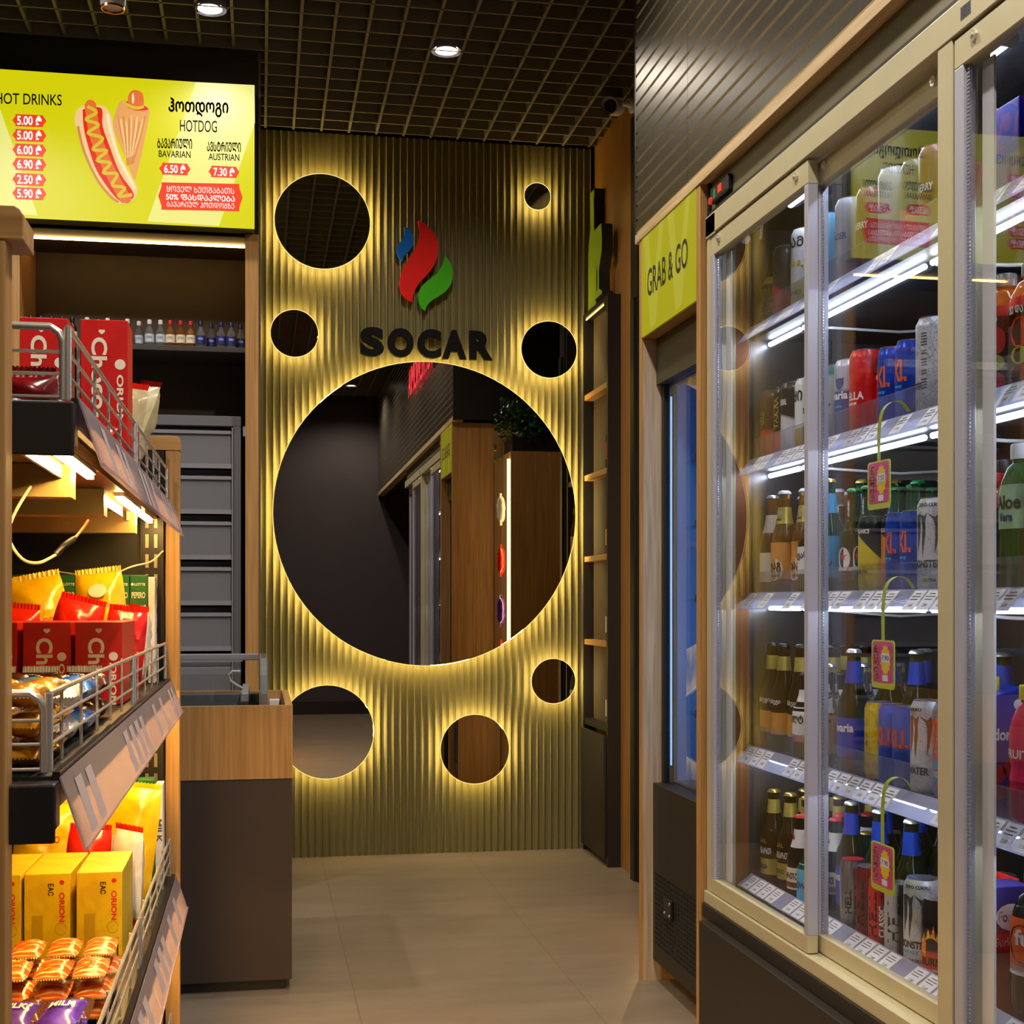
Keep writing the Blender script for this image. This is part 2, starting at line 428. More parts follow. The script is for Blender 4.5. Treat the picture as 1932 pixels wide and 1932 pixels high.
obj('reflector', MB().lathe([(0.0335, 2.774), (0.0335, 2.781), (0.028, 2.781), (0.030, 2.774), (0.0335, 2.774)], 28, (-0.42, 4.15, 0), close=False), mat('copper reflector', (220, 150, 90), 0.2, 0.9), t)

# ---------------------------------------------------------------- halo mirrors
def disc_mirror(x, z, r, lab, tilt=0.0):
    t = thing('wall_mirror', (x, 5.687, z), lab, 'mirror', 'backlit round mirrors on the fluted wall', rot=(0, 0, tilt))
    n = 96 if r > 0.3 else 56
    obj('mirror_glass', MB().lathe([(r - 0.0015, -0.003), (r, -0.0015), (r, 0.003)], n, (0, 0, 0), axis='y'), M['mirror'], t, world=False)
    obj('backing', MB().lathe([(r - 0.022, 0.0035), (r - 0.022, 0.045)], n, (0, 0, 0), axis='y'), M['black2'], t, world=False)
    ring = MB().lathe([(r - 0.016, 0.005), (r - 0.008, 0.005), (r - 0.008, 0.022), (r - 0.016, 0.022), (r - 0.016, 0.005)], n, (0, 0, 0), axis='y', close=False)
    obj('rim', MB().lathe([(r + 0.0006, 0.003), (r + 0.0006, -0.001), (r + 0.0026, -0.001), (r + 0.0026, 0.003), (r + 0.0006, 0.003)], n, (0, 0, 0), axis='y', close=False), M['rim'], t, world=False)
    obj('light_strip', ring, M['halo'], t, world=False)
disc_mirror(0.683, 1.419, 0.63, 'very large round mirror with a glowing rim in the middle of the fluted wall', -0.004)
disc_mirror(0.253, 2.61, 0.194, 'round backlit mirror at the top left, left of the flame emblem')
disc_mirror(1.15, 2.76, 0.056, 'smallest round backlit mirror, high up at the top right of the fluted wall')
disc_mirror(0.139, 2.148, 0.096, 'small round backlit mirror left of the black wall letters')
disc_mirror(1.2, 2.117, 0.119, 'small round backlit mirror right of the black wall letters')
disc_mirror(1.219, 0.719, 0.094, 'small round backlit mirror low on the right, beside the dark cabinet')
disc_mirror(0.271, 0.52, 0.191, 'round backlit mirror near the floor, partly behind the counter')
disc_mirror(0.884, 0.438, 0.144, 'round backlit mirror below the very large one, near the floor', -0.0135)

# ---------------------------------------------------------------- wall letters and emblem
BK = plane((0, 5.725, 0), (1, 0, 0), (0, 0, 1))
t = thing('wall_letters', (0.684, 5.725, 2.06), 'black raised letters reading SOCAR above the large mirror', 'sign')
for ch, x0, x1 in (('S', 0.407, 0.506), ('O', 0.520, 0.629), ('C', 0.644, 0.744), ('A', 0.747, 0.851), ('R', 0.863, 0.962)):
    vs, fs, bb = glyphs(ch, 0.055)
    b = MB(); q = len(vs)
    zz = 2.062 + 0.004
    for d in (0.0, -0.022):
        for vx, vy in vs:
            b.v.append((x0 + (vx - bb[0]) / (bb[2] - bb[0]) * (x1 - x0), 5.72 + d, zz + (vy - bb[1]) / (bb[3] - bb[1]) * 0.122))
    from collections import Counter
    ed = Counter()
    for f in fs:
        b.face([i for i in f]); b.face([q + i for i in f][::-1])
        for i in range(len(f)): ed[tuple(sorted((f[i], f[(i + 1) % len(f)])))] += 1
    for (i, j), c in ed.items():
        if c == 1: b.face((i, j, q + j, q + i))
    obj('letter', b, M['ink2'], t)
t = thing('flame_emblem', (0.68, 5.72, 2.45), 'emblem of three raised flames, blue, red and green, on the fluted wall', 'emblem')
def bez(p0, p1, p2, p3, n=10):
    return [tuple((1 - k) ** 3 * a + 3 * (1 - k) ** 2 * k * b + 3 * (1 - k) * k * k * c + k ** 3 * d for a, b, c, d in zip(p0, p1, p2, p3)) for k in [i / n for i in range(n)]]
def emblem(u, v): return (0.683 + (u - 957) * 0.000742, 2.455 - (v - 790) * 0.000742)
for nm, cm, segs in (('red', 'red', [((910, 543), (985, 570), (1030, 640), (1022, 700)), ((1022, 700), (1015, 860), (880, 860), (876, 1000)), ((876, 1000), (830, 990), (795, 940), (807, 880)), ((807, 880), (815, 760), (945, 720), (910, 543))]),
                     ('blue', 'blue', [((833, 583), (880, 595), (895, 640), (880, 680)), ((880, 680), (868, 720), (825, 735), (822, 772)), ((822, 772), (785, 750), (785, 710), (802, 680)), ((802, 680), (820, 650), (842, 640), (833, 583))]),
                     ('green', 'green', [((1060, 735), (1105, 770), (1115, 840), (1096, 890)), ((1096, 890), (1060, 970), (960, 970), (950, 1047)), ((950, 1047), (905, 1020), (895, 960), (930, 910)), ((930, 910), (970, 860), (1040, 850), (1060, 735))])):
    poly = []
    for sg_ in segs: poly += bez(*sg_)
    poly = [emblem(*p) for p in poly]
    o = obj('flame', MB().prism(poly, (0, 5.722, 0), (1, 0, 0), (0, 0, 1), (0, -1, 0), 0.02), M[cm], t)
    o['label'] = nm + ' flame'

# ---------------------------------------------------------------- menu lightbox
def E_(n, rgb, k=1.0): return emit(n, rgb, k * K_SIGN)
S_lime = E_('lit lime film', (212, 206, 12), 1.0); S_pale = E_('lit pale film', (232, 228, 130), 1.0); S_red = E_('lit red film', (238, 62, 30), 1.0)
S_white = E_('lit white film', (255, 248, 240), 1.0); S_bun = E_('lit bun print', (240, 196, 140), 1.0); S_bun2 = E_('lit roll print', (226, 160, 92), 1.0)
S_saus = E_('lit sausage print', (226, 110, 50), 1.0); S_ket = E_('lit ketchup print', (222, 44, 20), 1.0); S_must = E_('lit mustard print', (212, 186, 50), 1.0)
t = thing('menu_lightbox', (-0.9, 4.93, 2.606), 'glowing lime green menu board with hot dog picture and red price badges', 'menu board')
SY = 4.9
obj('housing', MB().box(-1.72, -0.018, SY + 0.002, 4.97, 2.356, 2.856), mat('lime housing', (120, 118, 20), 0.5), t)
obj('face_panel', MB().box(-1.72, -0.018, SY, SY + 0.002, 2.356, 2.856), S_lime, t)
def art(cx, cy):
    """menu artwork units (1932 x 1159 over the visible half of the board) to board metres"""
    u = cx * 0.2588; v = 130 + cy * 0.2588; k = u / 480
    return (-0.865 + 0.847 * k, 2.856 - (v - 130 - 32 * k) / (282 - 14 * k) * 0.5)
def AP(lay): return lambda cx, cy: (art(cx, cy)[0], SY - 0.0006 * lay, art(cx, cy)[1])
for poly in ([(1418, 95), (1855, 118), (1858, 390), (1590, 1140), (1060, 1112)], [(0, 290), (268, 1078), (0, 1062)], [(-620, 20), (-330, 30), (-700, 1040), (-990, 1030)]):
    obj('pale_stripe', MB().flat(poly, AP(1)), S_pale, t)
def stroke(mb, pts, ws, lay, m=0):
    n = len(pts); Lf = []; Rt = []
    for i in range(n):
        a = Vector(pts[max(i - 1, 0)]); b = Vector(pts[min(i + 1, n - 1)]); d = (b - a).normalized(); nn = Vector((-d.y, d.x))
        w = ws if not isinstance(ws, list) else ws[i]
        Lf.append(Vector(pts[i]) + nn * w / 2); Rt.append(Vector(pts[i]) - nn * w / 2)
    for i in range(n - 1): mb.flat([tuple(Lf[i]), tuple(Lf[i + 1]), tuple(Rt[i + 1]), tuple(Rt[i])], AP(lay), m)
def smooth(pts, n=6):
    out = []
    for i in range(len(pts) - 1):
        p0 = Vector(pts[max(i - 1, 0)]); p1 = Vector(pts[i]); p2 = Vector(pts[i + 1]); p3 = Vector(pts[min(i + 2, len(pts) - 1)])
        for k in range(n):
            s_ = k / n
            out.append(tuple(0.5 * ((2 * p1) + (p2 - p0) * s_ + (2 * p0 - 5 * p1 + 4 * p2 - p3) * s_ * s_ + (3 * p1 - p0 - 3 * p2 + p3) * s_ ** 3)))
    return out + [tuple(pts[-1])]
hd = MB()
hd.flat(smooth([(850, 250), (880, 230), (960, 235), (1060, 275), (1075, 320), (1040, 520), (985, 760), (960, 800), (900, 640), (810, 420), (850, 250)], 5), AP(2), 1)
for k in range(11):
    xa = 845 + k * 20; stroke(hd, smooth([(xa, 330 + (k * 37) % 60), (xa + 22 - k * 5, 470), (905 + k * 5, 600 + (k * 53) % 110)]), 7 + (k * 5) % 6, 2.3, 3 if k % 2 else 6)
hd.flat(smooth([(880, 245), (960, 300), (1055, 300), (1060, 285), (1000, 250), (930, 235), (880, 245)], 4), AP(2.6), 4)
hd.flat(smooth([(918, 285), (920, 200), (945, 160), (980, 153), (1020, 175), (1034, 220), (1025, 285), (975, 300), (918, 285)], 4), AP(3), 2)
stroke(hd, smooth([(885, 240), (920, 265), (980, 285), (1035, 275)]), 22, 3.4, 5)
hd.flat(smooth([(545, 310), (580, 275), (640, 265), (740, 275), (790, 330), (810, 430), (850, 600), (930, 760), (980, 850), (985, 910), (940, 975), (850, 985), (780, 930), (690, 800), (600, 600), (550, 450), (532, 370), (545, 310)], 4), AP(3.8), 0)
stroke(hd, smooth([(556, 420), (600, 600), (690, 800), (790, 930), (850, 975)]), 18, 4.1, 6); stroke(hd, smooth([(770, 330), (790, 440), (850, 640), (940, 820), (965, 880)]), 22, 4.1, 7)
hd.flat(smooth([(590, 300), (640, 280), (720, 285), (735, 330), (735, 420), (790, 580), (860, 760), (960, 910), (930, 960), (860, 965), (780, 880), (690, 740), (640, 600), (600, 440), (590, 300)], 4), AP(4.4), 4)
stroke(hd, smooth([(645, 250), (655, 330), (680, 480), (730, 620), (790, 750), (860, 880), (910, 965)]), [70] + [84] * 34 + [80, 70], 5, 2)
hd.flat([(646 + 37 * math.cos(k * PI / 8), 262 + 36 * math.sin(k * PI / 8)) for k in range(16)], AP(4.9), 2)
hd.flat([(908 + 36 * math.cos(k * PI / 8), 950 + 34 * math.sin(k * PI / 8)) for k in range(16)], AP(4.9), 2)
hd.flat([(955 + 9 * math.cos(k * PI / 8), 215 + 40 * math.sin(k * PI / 8)) for k in range(16)], AP(3.2), 7)
zz = [(625, 275), (690, 320), (615, 370), (705, 410), (630, 470), (735, 510), (665, 590), (765, 600), (695, 670), (790, 690), (740, 760), (840, 770), (805, 850), (895, 870), (850, 930), (950, 920)]
stroke(hd, smooth(zz), 24, 5.6, 5)
obj('hot_dog_picture', hd, [S_bun, S_bun2, S_saus, S_bun, S_ket, S_must, E_('lit crust print', (206, 134, 66)), E_('lit crumb print', (248, 222, 180))], t, recalc=False)
def badge(x0, x1, y0, y1, lines):
    h = (y1 - y0) / 2; k = min(24, h * 0.5)
    bd = MB().flat([(x0, y0 + h), (x0 + k, y0 + h * 0.3), (x0 + k, y0), (x1 - k, y0 + 8), (x1 - k, y0 + h * 0.35), (x1, y0 + h + 4), (x1 - k, y1 - h * 0.3 + 6), (x1 - k, y1 + 6), (x0 + k, y1), (x0 + k, y1 - h * 0.3)], AP(2))
    o = obj('price_badge', bd, S_red, t, recalc=False)
    for s_, cx, cy, w, hh, bo in lines: line('price_text', s_, cx, cy, w, hh, bo, S_white, o, 3)
def line(nm, s_, cx, cy, w, h, bold, m_, par, lay=2):
    obj(nm, MB().text(s_, lambda x, y: AP(lay)(cx + x, cy - y + x * 0.027), h, w, bold=bold), m_, par, recalc=False)
for i, s_ in enumerate(('5.00 ₾', '5.00 ₾', '6.00 ₾', '6.90 ₾', '2.50 ₾', '5.90 ₾')):
    yy = (378, 487, 595, 700, 812, 915)[i]; badge(88, 331, yy - 46, yy + 44, [(s_, 209, yy + 1, 172, 66, 0.028)])
badge(1146, 1378, 682, 768, [('6.50 ₾', 1262, 728, 155, 60, 0.028)])
badge(1511, 1741, 702, 786, [('7.30 ₾', 1627, 748, 155, 60, 0.028)])
badge(1139, 1765, 826, 1026, [('ᲧᲝᲕᲔᲚ ᲮᲣᲗᲨᲐᲑᲐᲗᲡ', 1452, 880, 500, 44, 0), ('50% ᲤᲐᲡᲓᲐᲙᲚᲔᲑᲐ', 1452, 937, 510, 42, 0.025), ('ᲑᲐᲕᲐᲠᲘᲣᲚ ᲰᲝᲗᲓᲝᲒᲖᲔ', 1452, 990, 500, 40, 0)])
for q in (('HOT DRINKS', 205, 222, 470, 82, .008), ('ᲪᲮᲔᲚᲘ ᲡᲐᲡᲛᲔᲚᲘ', -420, 205, 600, 110, .03), ('ჰოთდოგი', 1437, 280, 440, 130, .035), ('HOTDOG', 1437, 416, 275, 86, .008), ('ᲑᲐᲕᲐᲠᲘᲣᲚᲘ', 1261, 543, 255, 70, .03), ('BAVARIAN', 1261, 620, 235, 50, .012), ('ᲐᲕᲡᲢᲠᲘᲣᲚᲘ', 1626, 565, 252, 70, .03), ('AUSTRIAN', 1626, 640, 230, 50, .012)):
    line('menu_text', *q, M['ink2'], t)
t = thing('strip_light', (-0.43, 5.08, 2.338), 'thin warm strip light under the niche ceiling below the menu board', 'strip light')
obj('diffuser', MB().box(-0.81, -0.053, 5.075, 5.085, 2.334, 2.341), emit('niche strip light', C_WARM, 16, True), t)

# ---------------------------------------------------------------- niche: shelf, drawers, small bottles
t = tag(obj('wall_shelf', MB().box(-0.812, -0.05, 5.0, 5.309, 1.94, 1.958), mat('dark grey shelf board', (60, 56, 54), 0.5), bevel=0.001), 'dark grey wall shelf carrying small bottles inside the niche', 'shelf')
t = thing('drawer_cabinet', (-0.4, 5.2, 0), 'grey metal drawer cabinet with wide plain fronts in the niche behind the counter', 'cabinet')
obj('frame', MB().box(-0.811, -0.067, 5.105, 5.3, 1.69, 1.727).box(-0.095, -0.067, 5.105, 5.3, 0, 1.69).box(-0.811, -0.095, 5.16, 5.3, 0, 1.69), M['grey'], t, bevel=0.002)
obj('frame_edge', MB().box(-0.1, -0.094, 5.10, 5.104, 0.2, 1.685), M['greylight'], t)
for i in range(8):
    z1 = 1.68 - i * 0.1655
    d = obj('drawer', MB().box(-0.80, -0.101, 5.118, 5.158, z1 - 0.15, z1 - 0.004), M['grey'], t, bevel=0.003)
    obj('drawer_lip', MB().box(-0.80, -0.101, 5.108, 5.117, z1 - 0.15, z1 - 0.143).box(-0.80, -0.101, 5.110, 5.117, z1 - 0.018, z1 - 0.008).box(-0.80, -0.101, 5.108, 5.112, z1 - 0.15, z1 - 0.126), M['greylight'], d)
tag(obj('door_catch', MB().box(-0.06, -0.051, 5.10, 5.13, 1.655, 1.69), M['silver']), 'tiny silver door catch on the niche post beside the grey drawers', 'catch')

def glassmat(name, rgb, trans=0.7, rough=0.06):
    return mat(name, rgb, rough, trans=trans, noise=0.0, ior=1.33, spec=0.6)
G = {'clear': glassmat('clear glass', (225, 230, 232), 0.92), 'amber': glassmat('amber spirit', (206, 130, 40), 0.8), 'dark': glassmat('dark glass', (20, 14, 10), 0.3),
     'brown': glassmat('brown beer glass', (74, 40, 14), 0.55), 'green': glassmat('green beer glass', (14, 84, 34), 0.6), 'olive': glassmat('olive beer glass', (52, 60, 22), 0.55), 'honey': glassmat('honey lemonade', (206, 150, 80), 0.75),
     'orange': glassmat('orange juice', (230, 120, 20), 0.3), 'aloe': glassmat('green drink', (8, 110, 40), 0.5), 'cola': glassmat('dark drink', (30, 18, 14), 0.25), 'pink': glassmat('pink drink', (230, 30, 90), 0.35), 'teal': glassmat('teal drink', (20, 130, 130), 0.4)}
INK = {'white': mat('white print', (232, 230, 226), 0.5, noise=0), 'black': M['ink'], 'gold': mat('gold print', (206, 170, 80), 0.35, 0.5, noise=0.05), 'red': mat('red print', (205, 30, 28), 0.45, noise=0),
       'navy': mat('navy print', (26, 42, 120), 0.5, noise=0), 'orange': mat('orange print', (230, 92, 30), 0.45, noise=0), 'grey': mat('grey print', (70, 72, 78), 0.5, noise=0), 'lime': mat('lime print', (176, 190, 40), 0.5, noise=0),
       'cream': mat('cream paper label', (226, 214, 190), 0.6, noise=0.04), 'yellow': mat('yellow print', (230, 200, 30), 0.45, noise=0), 'sky': mat('sky blue label', (70, 168, 220), 0.45, noise=0.03), 'blue': mat('royal blue label', (16, 66, 180), 0.45, noise=0.04),
       'bluelab': mat('blue label', (34, 62, 170), 0.45, noise=0.04), 'green': mat('dark green label', (20, 46, 34), 0.45, noise=0.04), 'tan': mat('tan label', (190, 160, 110), 0.55, noise=0.06), 'goldfoil': mat('gold foil', (206, 186, 90), 0.35, 0.4, noise=0.08), 'ambl': mat('amber label', (214, 150, 70), 0.5, noise=0.04)}
CAPM = {'white': mat('white cap', (220, 220, 222), 0.4, noise=0), 'red': mat('red cap', (196, 24, 26), 0.4, noise=0), 'navy': mat('navy cap', (22, 28, 80), 0.4, noise=0), 'black': mat('black cap', (16, 16, 17), 0.4, noise=0), 'silver': mat('silver crown cap', (200, 202, 204), 0.3, 0.8, noise=0),
        'green': mat('green crown cap', (20, 120, 60), 0.35, 0.3, noise=0), 'gold': mat('gold crown cap', (190, 160, 80), 0.3, 0.7, noise=0), 'yellow': mat('yellow cap', (232, 210, 20), 0.4, noise=0), 'dgreen': mat('dark green cap', (10, 90, 60), 0.4, noise=0)}

def mini(kind):
    """10 cm spirit miniature"""
    g, cap, lab, ink, txt = kind
    t = thing('miniature_bottle', (0, 0, 0), 'x', 'bottle')
    obj('glass_body', MB().lathe([(0.014, 0), (0.016, 0.003), (0.016, 0.055), (0.012, 0.066), (0.0065, 0.074), (0.0065, 0.084)], 16, mats=None), G[g], t, world=False)
    obj('cap', MB().lathe([(0.008, 0.083), (0.008, 0.097), (0.007, 0.099)], 14), CAPM[cap], t, world=False)
    L = MB().lathe([(0.0164, 0.018), (0.0166, 0.018), (0.0166, 0.047), (0.0164, 0.047)], 16, close=False)
    p = obj('label_band', L, lab, t, world=False)
    obj('printed_text', MB().text(txt, cyl(0.017, 0.035, 270), 0.008, 0.02), ink, p, world=False, recalc=False)
    return t
KM = [('clear', 'white', mat('frosty label', (190, 200, 215), 0.5, noise=0), INK['navy'], 'VODKA'), ('amber', 'red', INK['cream'], INK['black'], 'SCOTCH'), ('clear', 'navy', INK['navy'], INK['white'], 'VODKA'), ('dark', 'black', INK['cream'], INK['black'], 'RUM')]
protos = []
minis = [(-0.462, 0), (-0.425, 0), (-0.386, 0), (-0.348, 0), (-0.314, 1), (-0.278, 1), (-0.243, 1), (-0.208, 2), (-0.172, 2), (-0.136, 2), (-0.101, 2), (-0.068, 2), (-0.79, 3), (-0.755, 3), (-0.72, 3), (-0.685, 3), (-0.65, 3), (-0.60, 0), (-0.565, 0), (-0.53, 0)]
desc = ['clear miniature bottle with white cap and blue lettering', 'miniature whisky bottle with red cap', 'clear miniature bottle with navy cap and navy label', 'dark miniature bottle with black cap']
cnt = [0] * 4; grp = ['white capped miniatures on the niche shelf', 'red capped miniatures on the niche shelf', 'navy capped miniatures on the niche shelf', 'dark miniatures on the niche shelf']
ORD = ['first', 'second', 'third', 'fourth', 'fifth', 'sixth', 'seventh', 'eighth', 'ninth', 'tenth', 'eleventh', 'twelfth']
P_ = {}
for x, k in sorted(minis):
    n = cnt[k]; cnt[k] += 1
    lab = f'{desc[k]}, {ORD[n]} of these from left, niche shelf'
    yy = 5.06 + (0.035 if n % 3 == 1 and k in (0, 2) else 0)
    if k not in P_:
        t = mini(KM[k]); t.location = (x, yy, 1.9584); tag(t, lab, 'bottle', grp[k]); P_[k] = (t, kids_of(t))
    else:
        dup(P_[k][0], P_[k][1], (x, yy, 1.9584), lab, grp[k])

# ---------------------------------------------------------------- counter with glass-lidded freezer
t = thing('counter', (-0.5, 4.1, 0), 'oak and dark brown counter box with a sunken glass freezer, left of the fluted wall', 'counter')
cb = MB().box(-1.3, 0.088, 3.78, 3.80, 0.574, 0.772).box(0.068, 0.088, 3.80, 4.45, 0.574, 0.772).box(-1.3, 0.068, 4.43, 4.45, 0.574, 0.772)
obj('oak_band', cb, M['wood'], t)
obj('base_panel', MB().box(-1.3, 0.086, 3.782, 4.448, 0.03, 0.572), M['brown'], t)
obj('toe_kick', MB().box(-1.28, 0.07, 3.80, 4.43, 0.0, 0.03), M['black2'], t)
t = thing('chest_freezer', (-0.6, 4.1, 0.575), 'grey chest freezer with curved glass lid standing inside the oak counter', 'freezer')
obj('cabinet', MB().box(-1.25, -0.002, 3.83, 4.38, 0.575, 0.70).box(-1.25, -0.002, 3.83, 3.87, 0.70, 0.765).box(-1.25, -0.002, 4.34, 4.38, 0.70, 0.77), mat('freezer grey', (70, 76, 80), 0.3, noise=0.03), t, bevel=0.004)
ep = [(3.84, 0.70), (3.84, 0.80), (3.86, 0.85), (3.90, 0.88), (3.95, 0.893), (4.34, 0.893), (4.36, 0.885), (4.36, 0.70)]
obj('end_plate', MB().prism([(a, b) for a, b in ep], (0.0, 0, 0), (0, 1, 0), (0, 0, 1), (1, 0, 0), 0.022), mat('smoky clear plastic', (150, 156, 156), 0.12, trans=0.6, noise=0.0), t, bevel=0.004)
lid = MB(); pr = [(3.87, 0.775), (3.875, 0.80), (3.89, 0.82), (3.93, 0.85), (4.0, 0.868), (4.2, 0.875), (4.335, 0.878)]
for i in range(len(pr) - 1):
    (a, b), (c_, d) = pr[i], pr[i + 1]; lid.quad((-1.2, a, b), (-0.05, a, b), (-0.05, c_, d), (-1.2, c_, d))
obj('glass_lid', lid, M['glass'], t, recalc=False)
obj('lid_frame', MB().box(-1.22, -0.002, 4.335, 4.36, 0.872, 0.892).box(-0.052, -0.03, 3.88, 4.335, 0.775, 0.80), M['grey'], t, bevel=0.003)
obj('lid_handle', MB().tube([(-0.052, 3.85, 0.862), (-0.075, 3.85, 0.862), (-0.083, 3.85, 0.85), (-0.078, 3.85, 0.836), (-0.058, 3.85, 0.822), (-0.045, 3.85, 0.815)], 0.0035), mat('clear grip', (150, 155, 150), 0.2, noise=0), t)
tag(obj('power_outlet', MB().box(0.03, 0.062, 4.404, 4.4295, 0.715, 0.745), M['white'], bevel=0.002), 'small white socket inside the counter recess right of the freezer', 'socket')

# ---------------------------------------------------------------- drinks shelving at the far right
t = thing('shelving_unit', (1.385, 5.52, 0), 'tall black shelving unit with oak shelves in the far right corner', 'shelving')
obj('carcass', MB().box(1.357, 1.409, 5.302, 5.325, 0.0, 2.275).box(1.357, 1.409, 5.715, 5.73, 0.0, 2.275).box(1.357, 1.409, 5.325, 5.715, 2.255, 2.275).box(1.36, 1.409, 5.325, 5.715, 0.535, 0.56), M['black'], t)
obj('back_panel', MB().box(1.4, 1.409, 5.325, 5.715, 0.56, 2.255), M['niche'], t)
for z in (0.895, 1.245, 1.589, 1.93): obj('shelf', MB().box(1.36, 1.4, 5.325, 5.715, z - 0.022, z), M['wood_y'], t)
d = obj('door', MB().box(1.345, 1.357, 5.325, 5.715, 0.03, 0.52), M['kick'], t, bevel=0.002)
obj('plinth', MB().box(1.37, 1.409, 5.325, 5.715, 0.0, 0.03), M['black2'], t)
obj('shelf_light', MB().box(1.362, 1.366, 5.4, 5.7, 2.248, 2.253), emit('cabinet strip', C_WARM, 3, True), t)
for i, (z, g, cap, lb, txt) in enumerate([(0.895, 'amber', 'black', INK['cream'], 'second lowest'), (1.245, 'amber', 'gold', INK['ambl'], 'middle'), (1.589, 'dark', 'red', INK['red'], 'second highest'), (0.56, 'clear', 'navy', INK['cream'], 'bottom')]):
    t = thing('spirit_bottle', (1.381, 5.36, z + .0005), f'spirit bottle standing on the {txt} shelf of the black corner shelving unit', 'bottle', 'spirit bottles on the corner shelving')
    obj('glass_body', MB().lathe([(0.017, 0), (0.018, 0.004), (0.018, 0.13), (0.012, 0.155), (0.007, 0.17), (0.007, 0.2)], 18), G[g], t, world=False)
    obj('cap', MB().lathe([(0.0085, 0.198), (0.0085, 0.225)], 14), CAPM[cap], t, world=False)
    obj('label_band', MB().lathe([(0.0184, 0.035), (0.0186, 0.035), (0.0186, 0.1), (0.0184, 0.1)], 18, close=False), lb, t, world=False)
# cut-out decorations on top
def rib(name, prof, y, z0, sc, x0, x1, lab):
    t = thing(name, ((x0 + x1) / 2, y, z0), lab, 'decoration')
    poly = [(y + w * sc, z0 + h * sc) for w, h in prof] + [(y - w * sc, z0 + h * sc) for w, h in reversed(prof)]
    obj('edge', MB().prism(poly, (x0, 0, 0), (0, 1, 0), (0, 0, 1), (1, 0, 0), x1 - x0), M['black2'], t)
    po2 = [(y + (a - y) * 0.985, z0 + 0.002 + (b - z0) * 0.99) for a, b in poly]
    obj('green_face', MB().prism(po2, (x0, 0, 0), (0, 1, 0), (0, 0, 1), (-1, 0, 0), 0.002), mat('apple green lacquer', (140, 168, 40), 0.35, noise=0.02), t)
rib('bottle_cutout', [(0.065, 0), (0.07, 0.01), (0.07, 0.24), (0.06, 0.29), (0.03, 0.34), (0.028, 0.46), (0.033, 0.47), (0.033, 0.50)], 5.59, 2.278, 0.98, 1.365, 1.405, 'tall green bottle shaped cutout with black edges on top of the corner shelving')
rib('glass_cutout', [(0.06, 0), (0.06, 0.012), (0.012, 0.03), (0.01, 0.10), (0.02, 0.12), (0.055, 0.17), (0.06, 0.22), (0.05, 0.285)], 5.39, 2.278, 1.0, 1.34, 1.385, 'green wine glass shaped cutout with black edges on top of the corner shelving')
t = thing('security_camera', (1.40, 5.1, 2.95), 'white bullet security camera on the oak wall under the ceiling grid', 'camera')
obj('bracket', MB().lathe([(0.028, 1.382), (0.028, 1.395)], 20, (0, 5.06, 2.935), axis='x').tube([(1.385, 5.06, 2.935), (1.36, 5.06, 2.94), (1.34, 5.07, 2.945)], 0.009), M['white'], t)
body = MB().lathe([(0.026, -0.075), (0.03, -0.07), (0.03, 0.06), (0.024, 0.07)], 24, axis='y')
o = obj('camera_body', body, M['white'], t, world=False); o.location = (-0.078, -0.03, -0.02); o.rotation_euler = (0.28, 0, -0.45)
o2 = obj('lens_glass', MB().lathe([(0.024, -0.078), (0.024, -0.0745)], 24, axis='y'), M['black'], o, world=False)
o3 = obj('sun_hood', MB().lathe([(0.032, -0.095), (0.032, 0.05)], 24, axis='y', close=False), M['white'], o, world=False)
obj('cable', MB().tube([(1.392, 5.075, 2.96), (1.388, 5.09, 3.0), (1.395, 5.10, 3.03)], 0.003), M['white'], t)

# ---------------------------------------------------------------- grab-and-go bay with slim cooler
bp = MB().box(1.043, 1.42, 3.70, 3.725, 0.0, 2.058)
dv = tag(obj('divider_panel', bp, M['wood'], bevel=0.001), 'oak divider panel on the far side of the narrow GRAB & GO bay', 'panel')
tag(obj('divider_panel', MB().box(1.043, 1.72, 3.183, 3.212, 0.0, 2.058), M['wood'], bevel=0.001), 'oak divider panel between the narrow GRAB & GO bay and the wide drinks cooler', 'panel')
obj('painted_lit_face', MB().box(1.048, 1.10, 3.6985, 3.6998, 0.0, 1.78), M['wood_lit'], dv)  # paler sheet paints the cooler's light onto this side of the oak
t = thing('bay_sign', (1.05, 3.46, 1.92), 'lime green lightbox sign reading GRAB & GO above the narrow bay', 'sign')
obj('housing', MB().box(1.047, 1.12, 3.214, 3.698, 1.783, 2.056), M['wood_y'], t)
obj('face_panel', MB().box(1.043, 1.0465, 3.214, 3.698, 1.786, 2.056), E_('lit lime sign', (196, 190, 14), 0.54), t)
GS = lambda k: plane((1.043 - 0.0006 * k, 3.456, 1.92), (0, -1, 0), (0, 0, 1))
v = MB()
for a in (-0.13, 0.10):
    v.flat([(a - 0.095, 0.135), (a - 0.04, 0.135), (a + 0.012, -0.10), (a - 0.02, -0.135)], GS(1)); v.flat([(a + 0.06, 0.135), (a + 0.1, 0.135), (a + 0.03, -0.12), (a - 0.018, -0.13), (a + 0.0, -0.05)], GS(1.5))
obj('pale_letters', v, E_('lit pale lime sign', (206, 202, 60), 0.54), t, recalc=False)
obj('sign_text', MB().text('GRAB & GO', GS(2.5), 0.075, 0.36, bold=0.012), M['ink'], t, recalc=False)
t = thing('slim_cooler', (1.4, 3.45, 0), 'narrow black cooler with a blue lit glass door in the GRAB & GO bay', 'fridge')
obj('top_panel', MB().box(1.085, 1.7, 3.215, 3.697, 1.655, 1.782), mat('dark olive panel', (66, 60, 40), 0.5), t)
obj('base_panel', MB().box(1.075, 1.7, 3.215, 3.697, 0.06, 0.55), M['kick'], t, bevel=0.002)
vent = MB()
for i in range(15):
    for k in range(18): vent.box(1.0735, 1.0755, 3.225 + k * 0.0255, 3.239 + k * 0.0255, 0.11 + i * 0.0135, 0.117 + i * 0.0135)
